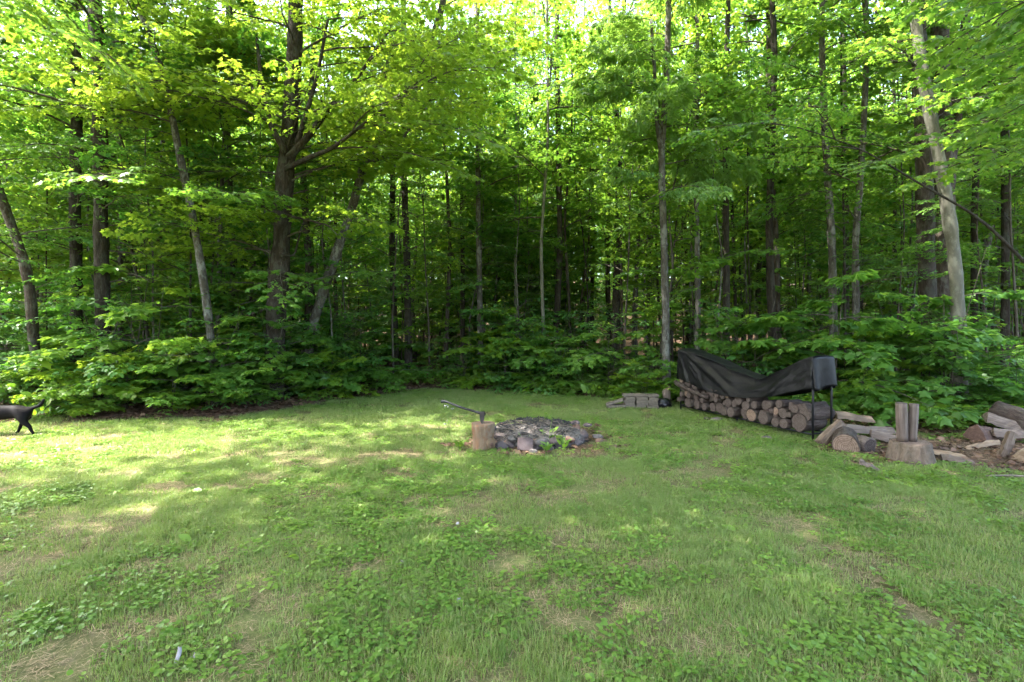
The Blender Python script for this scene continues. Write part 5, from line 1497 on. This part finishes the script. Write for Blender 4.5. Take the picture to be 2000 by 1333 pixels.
def at_px(a, b, dz=0.0):      # ground point under photo pixel
    d = 1600.0 / (b - 645.0); x = (a - 1000) * d / 1000; return Vector((x, d, G(x, d) + dz))
def piece(name, me, a, b, dz, rot, lab, cat='split log'):
    o = link(name, me, None, at_px(a, b, dz), rot); tag(o, lab, cat); return o
piece('split_log', wedge('split_log', WX_SPLIT, .50, .17, .075, 1), 1622, 868, .155, (.5, -.62, .35), 'long split plank leaning up against the right end of the rack')
piece('split_log', wedge('split_log', WX_SPLIT, .52, .30, .09, 2, W_BARK), 1665, 838, .17, (.1, .05, -.25), 'broad flat split slab resting behind the leaning plank')
o = link('round_log', solid('round_log', W_BARK, rs, .165, .46, 20, 7, None, lambda a: 1 + .06 * math.sin(2 * a), .03, W_FACE_L)); orient(o, at_px(1652, 885, .08), Vector((.55, .82, .05)), roll=.4)
tag(o, 'thick round log lying with its cut end to the front, right of the rack', 'log')
o = link('gnarled_log', solid('gnarled_log', W_GREY, rs, .10, .42, 18, 8, lambda h: 1 + .25 * math.sin(h * 8) * .5 - .15 * h, None, .07, W_FACE)); orient(o, at_px(1700, 884, .09), Vector((-.25, .9, .12)))
tag(o, 'gnarled pale log beside the thick round log, right of it', 'log')
piece('split_log', wedge('split_log', WX_GREY, .78, .22, .10, 3, W_BARK), 1690, 855, .10, (.05, .03, -.06), 'long flat grey log lying behind the thick round log')
piece('split_log', wedge('split_log', WX_GREY, .52, .18, .10, 4, W_BARK), 1742, 866, .05, (.1, .22, -.45), 'grey split log sloping down to the splitting block from the left')
piece('split_log', wedge('split_log', WX_GREY, .40, .14, .07, 5), 1738, 832, .02, (.1, -.10, .2), 'small grey split slab lying by the leafy seedlings left of the upright logs')
piece('split_log', wedge('split_log', WX_FRESH, .42, .10, .05, 6), 1843, 893, .02, (.2, .12, -.5), 'small fresh tan split piece lying right of the splitting block')
piece('split_log', wedge('split_log', WX_SPLIT, .34, .12, .06, 7, W_BARK), 1868, 905, .015, (.1, .1, -.3), 'brown split chunk beside the small tan piece')
piece('branch_piece', wedge('branch_piece', WX_GREY, .28, .075, .05, 8, None, .5), 1706, 922, .03, (.2, .22, -.5), 'short pale weathered wood piece lying in the grass in front of the splitting block', 'wood piece')
# heap on the right edge
piece('split_log', wedge('split_log', WX_RED, .50, .30, .22, 9), 1925, 862, .02, (.1, .08, .35), 'dark reddish split log at the left of the heap on the right edge')
piece('split_log', wedge('split_log', WX_GREY, .50, .20, .13, 10, W_BARK), 1962, 856, .20, (.3, .30, -.35), 'pale split log lying on top of the dark reddish one')
piece('split_log', wedge('split_log', WX_GREY, .46, .16, .11, 11, W_BARK), 1975, 866, .10, (.2, .12, -.2), 'grey split log below the pale top one in the right heap')
piece('split_log', wedge('split_log', WX_FRESH, .50, .085, .05, 12), 1918, 876, .03, (.2, -.12, .12), 'thin fresh cream-coloured split stick in front of the right heap')
piece('split_log', wedge('split_log', WX_SPLIT, .40, .12, .10, 13), 1966, 893, .12, (.4, -1.15, .2), 'brown split piece standing on end in front of the right heap')
piece('split_log', wedge('split_log', WX_FRESH, .55, .22, .17, 14, W_BARK), 2012, 898, .05, (.2, -.25, .5), 'tan split log cut by the right edge of the picture')
o = link('round_log', solid('round_log', W_BARK, rs, .17, .50, 18, 7, None, None, .04, W_FACE)); orient(o, at_px(2022, 860, .22), Vector((-.3, .9, .25)))
tag(o, 'thick bark-covered log at the back of the heap on the right edge', 'log')
V, T = tube(smooth_path([at_px(1925, 934, .02), at_px(1965, 936, .04), at_px(2030, 942, .05), at_px(2100, 940, .06)], 12), np.linspace(.010, .018, 12), 7, True, .06, rs)
tag(link('fallen_branch', tri_mesh('fallen_branch', [(V, T, 0, None)], [M_DEADTW])), 'thin grey fallen branch lying in the grass at the right edge below the heap', 'branch')
# bark scraps on the near lawn
def scrap(a, b, w, h, lean, lab, mt, seed):
    r2 = np.random.RandomState(seed); V = []; n = 6; m_ = 4
    for i in range(n):
        for j in range(m_):
            k = i / (n - 1); q = j / (m_ - 1) - .5
            V.append((q * w * (1 - .5 * k ** 2) + .15 * h * math.sin(2.5 * k) + r2.normal(0, .002), .25 * w * (2 * q) ** 2 + lean * h * k, h * k * (1 - .3 * lean)))
    T = []
    for i in range(n - 1):
        for j in range(m_ - 1):
            q = i * m_ + j; T += [(q, q + 1, q + m_ + 1), (q, q + m_ + 1, q + m_)]
    o = link('bark_scrap', tri_mesh('bark_scrap', [(np.array(V), np.array(T), 0, None)], [mt]), None, at_px(a, b, .0)); tag(o, lab, 'bark scrap')
    md = o.modifiers.new('thickness', 'SOLIDIFY'); md.thickness = .003
PALE = plain('pale_grey_bark_scrap', [(.3, (.16, .155, .17)), (.7, (.30, .29, .31))], .8, .2, 20)
scrap(338, 1302, .03, .085, .35, 'curled pale grey bark scrap standing in the grass at the lower left', PALE, 1)
scrap(375, 1290, .05, .03, .8, 'small grey scrap right of the standing bark scrap', PALE, 2)
scrap(893, 1186, .038, .05, .6, 'grey flat bark scrap in the near grass below the fire pit', PALE, 3)
scrap(783, 1106, .045, .035, .9, 'small dark grey scrap on the lawn left of centre', plain('dark_scrap', [(.3, (.10, .09, .09)), (.7, (.3, .28, .28))]), 4)
scrap(893, 1024, .03, .02, .9, 'tiny white scrap in the clover straight below the stump', M_WHITE, 5)

# ------------------------------------------------------------------ the black dog running out at the left
def skin_body(name, verts, edges, mat, lv=2):
    me = bpy.data.meshes.new(name); me.from_pydata([v[:3] for v in verts], edges, [])
    o = bpy.data.objects.new(name, me); COL.objects.link(o)
    md = o.modifiers.new('skin', 'SKIN'); md.use_smooth_shade = True; md.branch_smoothing = .6
    for i, v in enumerate(verts):
        r = v[3]; me.skin_vertices[0].data[i].radius = (r, r if len(v) < 5 else v[4])
        me.skin_vertices[0].data[i].use_root = (i == 0)
    ss = o.modifiers.new('sub', 'SUBSURF'); ss.levels = lv; ss.render_levels = lv
    dg = bpy.context.evaluated_depsgraph_get(); ev = o.evaluated_get(dg)
    m2 = bpy.data.meshes.new_from_object(ev); o.modifiers.clear(); o.data = m2
    m2.materials.clear(); m2.materials.append(mat); m2.polygons.foreach_set('use_smooth', np.ones(len(m2.polygons), bool))
    return o
m = NT('black_dog_coat'); oc = m.objc(); nz = m.noise(m.mapping(oc, (12, 60, 60)), 1, 4, .6)
M_DOG = m.done(m.principled(m.ramp(nz, [(.3, (.002, .0016, .0022)), (.7, (.006, .005, .0068))]), .7, .10, m.bump(nz, .35, .006)))
dg_ = [ # x forward, y side, z up, radii
 (0.03, 0, .355, .115, .125),
 (.17, 0, .345, .115, .125), (.34, 0, .325, .135, .145), (.50, 0, .325, .14, .15), (.62, 0, .39, .10, .10), (.72, 0, .47, .066, .07), (.80, 0, .53, .068, .07), (.885, 0, .515, .044, .042), (.945, 0, .50, .032, .03),
 (-.09, 0, .395, .026), (-.155, 0, .415, .022), (-.205, 0, .455, .026), (-.235, 0, .525, .013),
 (-.005, .06, .275, .095), (-.02, .085, .205, .048), (-.105, .085, .135, .027), (-.125, .09, .085, .021), (-.165, .09, .030, .018), (-.140, .09, .012, .02),
 (.05, -.065, .28, .072), (.10, -.08, .20, .042), (.14, -.08, .125, .025), (.175, -.08, .035, .018), (.205, -.08, .014, .02),
 (.50, .08, .26, .055), (.47, .085, .19, .036), (.55, .085, .12, .024), (.60, .085, .03, .018), (.635, .085, .014, .02),
 (.52, -.08, .26, .052), (.56, -.085, .19, .034), (.66, -.085, .15, .023), (.74, -.085, .08, .018), (.775, -.085, .06, .02),
]
ed = [(0, 1), (1, 2), (2, 3), (3, 4), (4, 5), (5, 6), (6, 7), (7, 8), (0, 9), (9, 10), (10, 11), (11, 12), (0, 13), (13, 14), (14, 15), (15, 16), (16, 17), (17, 18),
      (0, 19), (19, 20), (20, 21), (21, 22), (22, 23), (3, 24), (24, 25), (25, 26), (26, 27), (27, 28), (3, 29), (29, 30), (30, 31), (31, 32), (32, 33)]
dog = skin_body('dog', dg_, ed, M_DOG)
dD = 7.75; xD = (52 - 1000) * dD / 1000
dog.location = (xD, dD, G(xD, dD) - .0); dog.rotation_euler = (0, 0, math.radians(180 + 6)); dog.scale = (1.04,) * 3
tag(dog, 'black short-haired dog with raised tail running out of the picture at the left edge', 'dog')
for sy in (-1, 1):
    V = np.array([(0, 0, 0), (.05, 0, -.005), (.02, sy * .012, -.075), (.012, sy * .022, -.03), (.035, sy * .02, -.035)]); T = np.array([(0, 3, 2), (0, 1, 3), (1, 4, 3), (3, 4, 2)])
    e = link('ear', tri_mesh('ear', [(V, T, 0, None)], [M_DOG]), dog, (.775, sy * .052, .585)); md = e.modifiers.new('t', 'SOLIDIFY'); md.thickness = .006
    bm = bmesh.new(); bmesh.ops.create_uvsphere(bm, u_segments=10, v_segments=8, radius=.009); link('eye', bm_mesh('eye', bm, M_BLACK, True), dog, (.855, sy * .040, .55))
bm = bmesh.new(); bmesh.ops.create_uvsphere(bm, u_segments=10, v_segments=8, radius=.014); link('nose', bm_mesh('nose', bm, M_BLACK, True), dog, (.975, 0, .507))


# ------------------------------------------------------------------ tell apart the trees and saplings that would share a label
_by = {}
for o in SC.objects:
    if o.parent is None and 'label' in o: _by.setdefault(o['label'], []).append(o)
_cnt = ['', '', 'two', 'three', 'four', 'five', 'six', 'seven', 'eight', 'nine', 'ten', 'eleven', 'twelve']
for lab, os_ in _by.items():
    n = len(os_)
    if n < 2 or n > 12: continue
    os_.sort(key=lambda o: o.location.x / max(o.location.y, .1))
    for i, o in enumerate(os_):
        w = ('left one' if i == 0 else 'right one') if n == 2 else ('leftmost' if i == 0 else 'rightmost' if i == n - 1 else ordn[i] + ' from left')
        o['label'] = lab + ', ' + w + (' of ' + _cnt[n] if len((lab + ' ' + w).split()) < 14 else '')
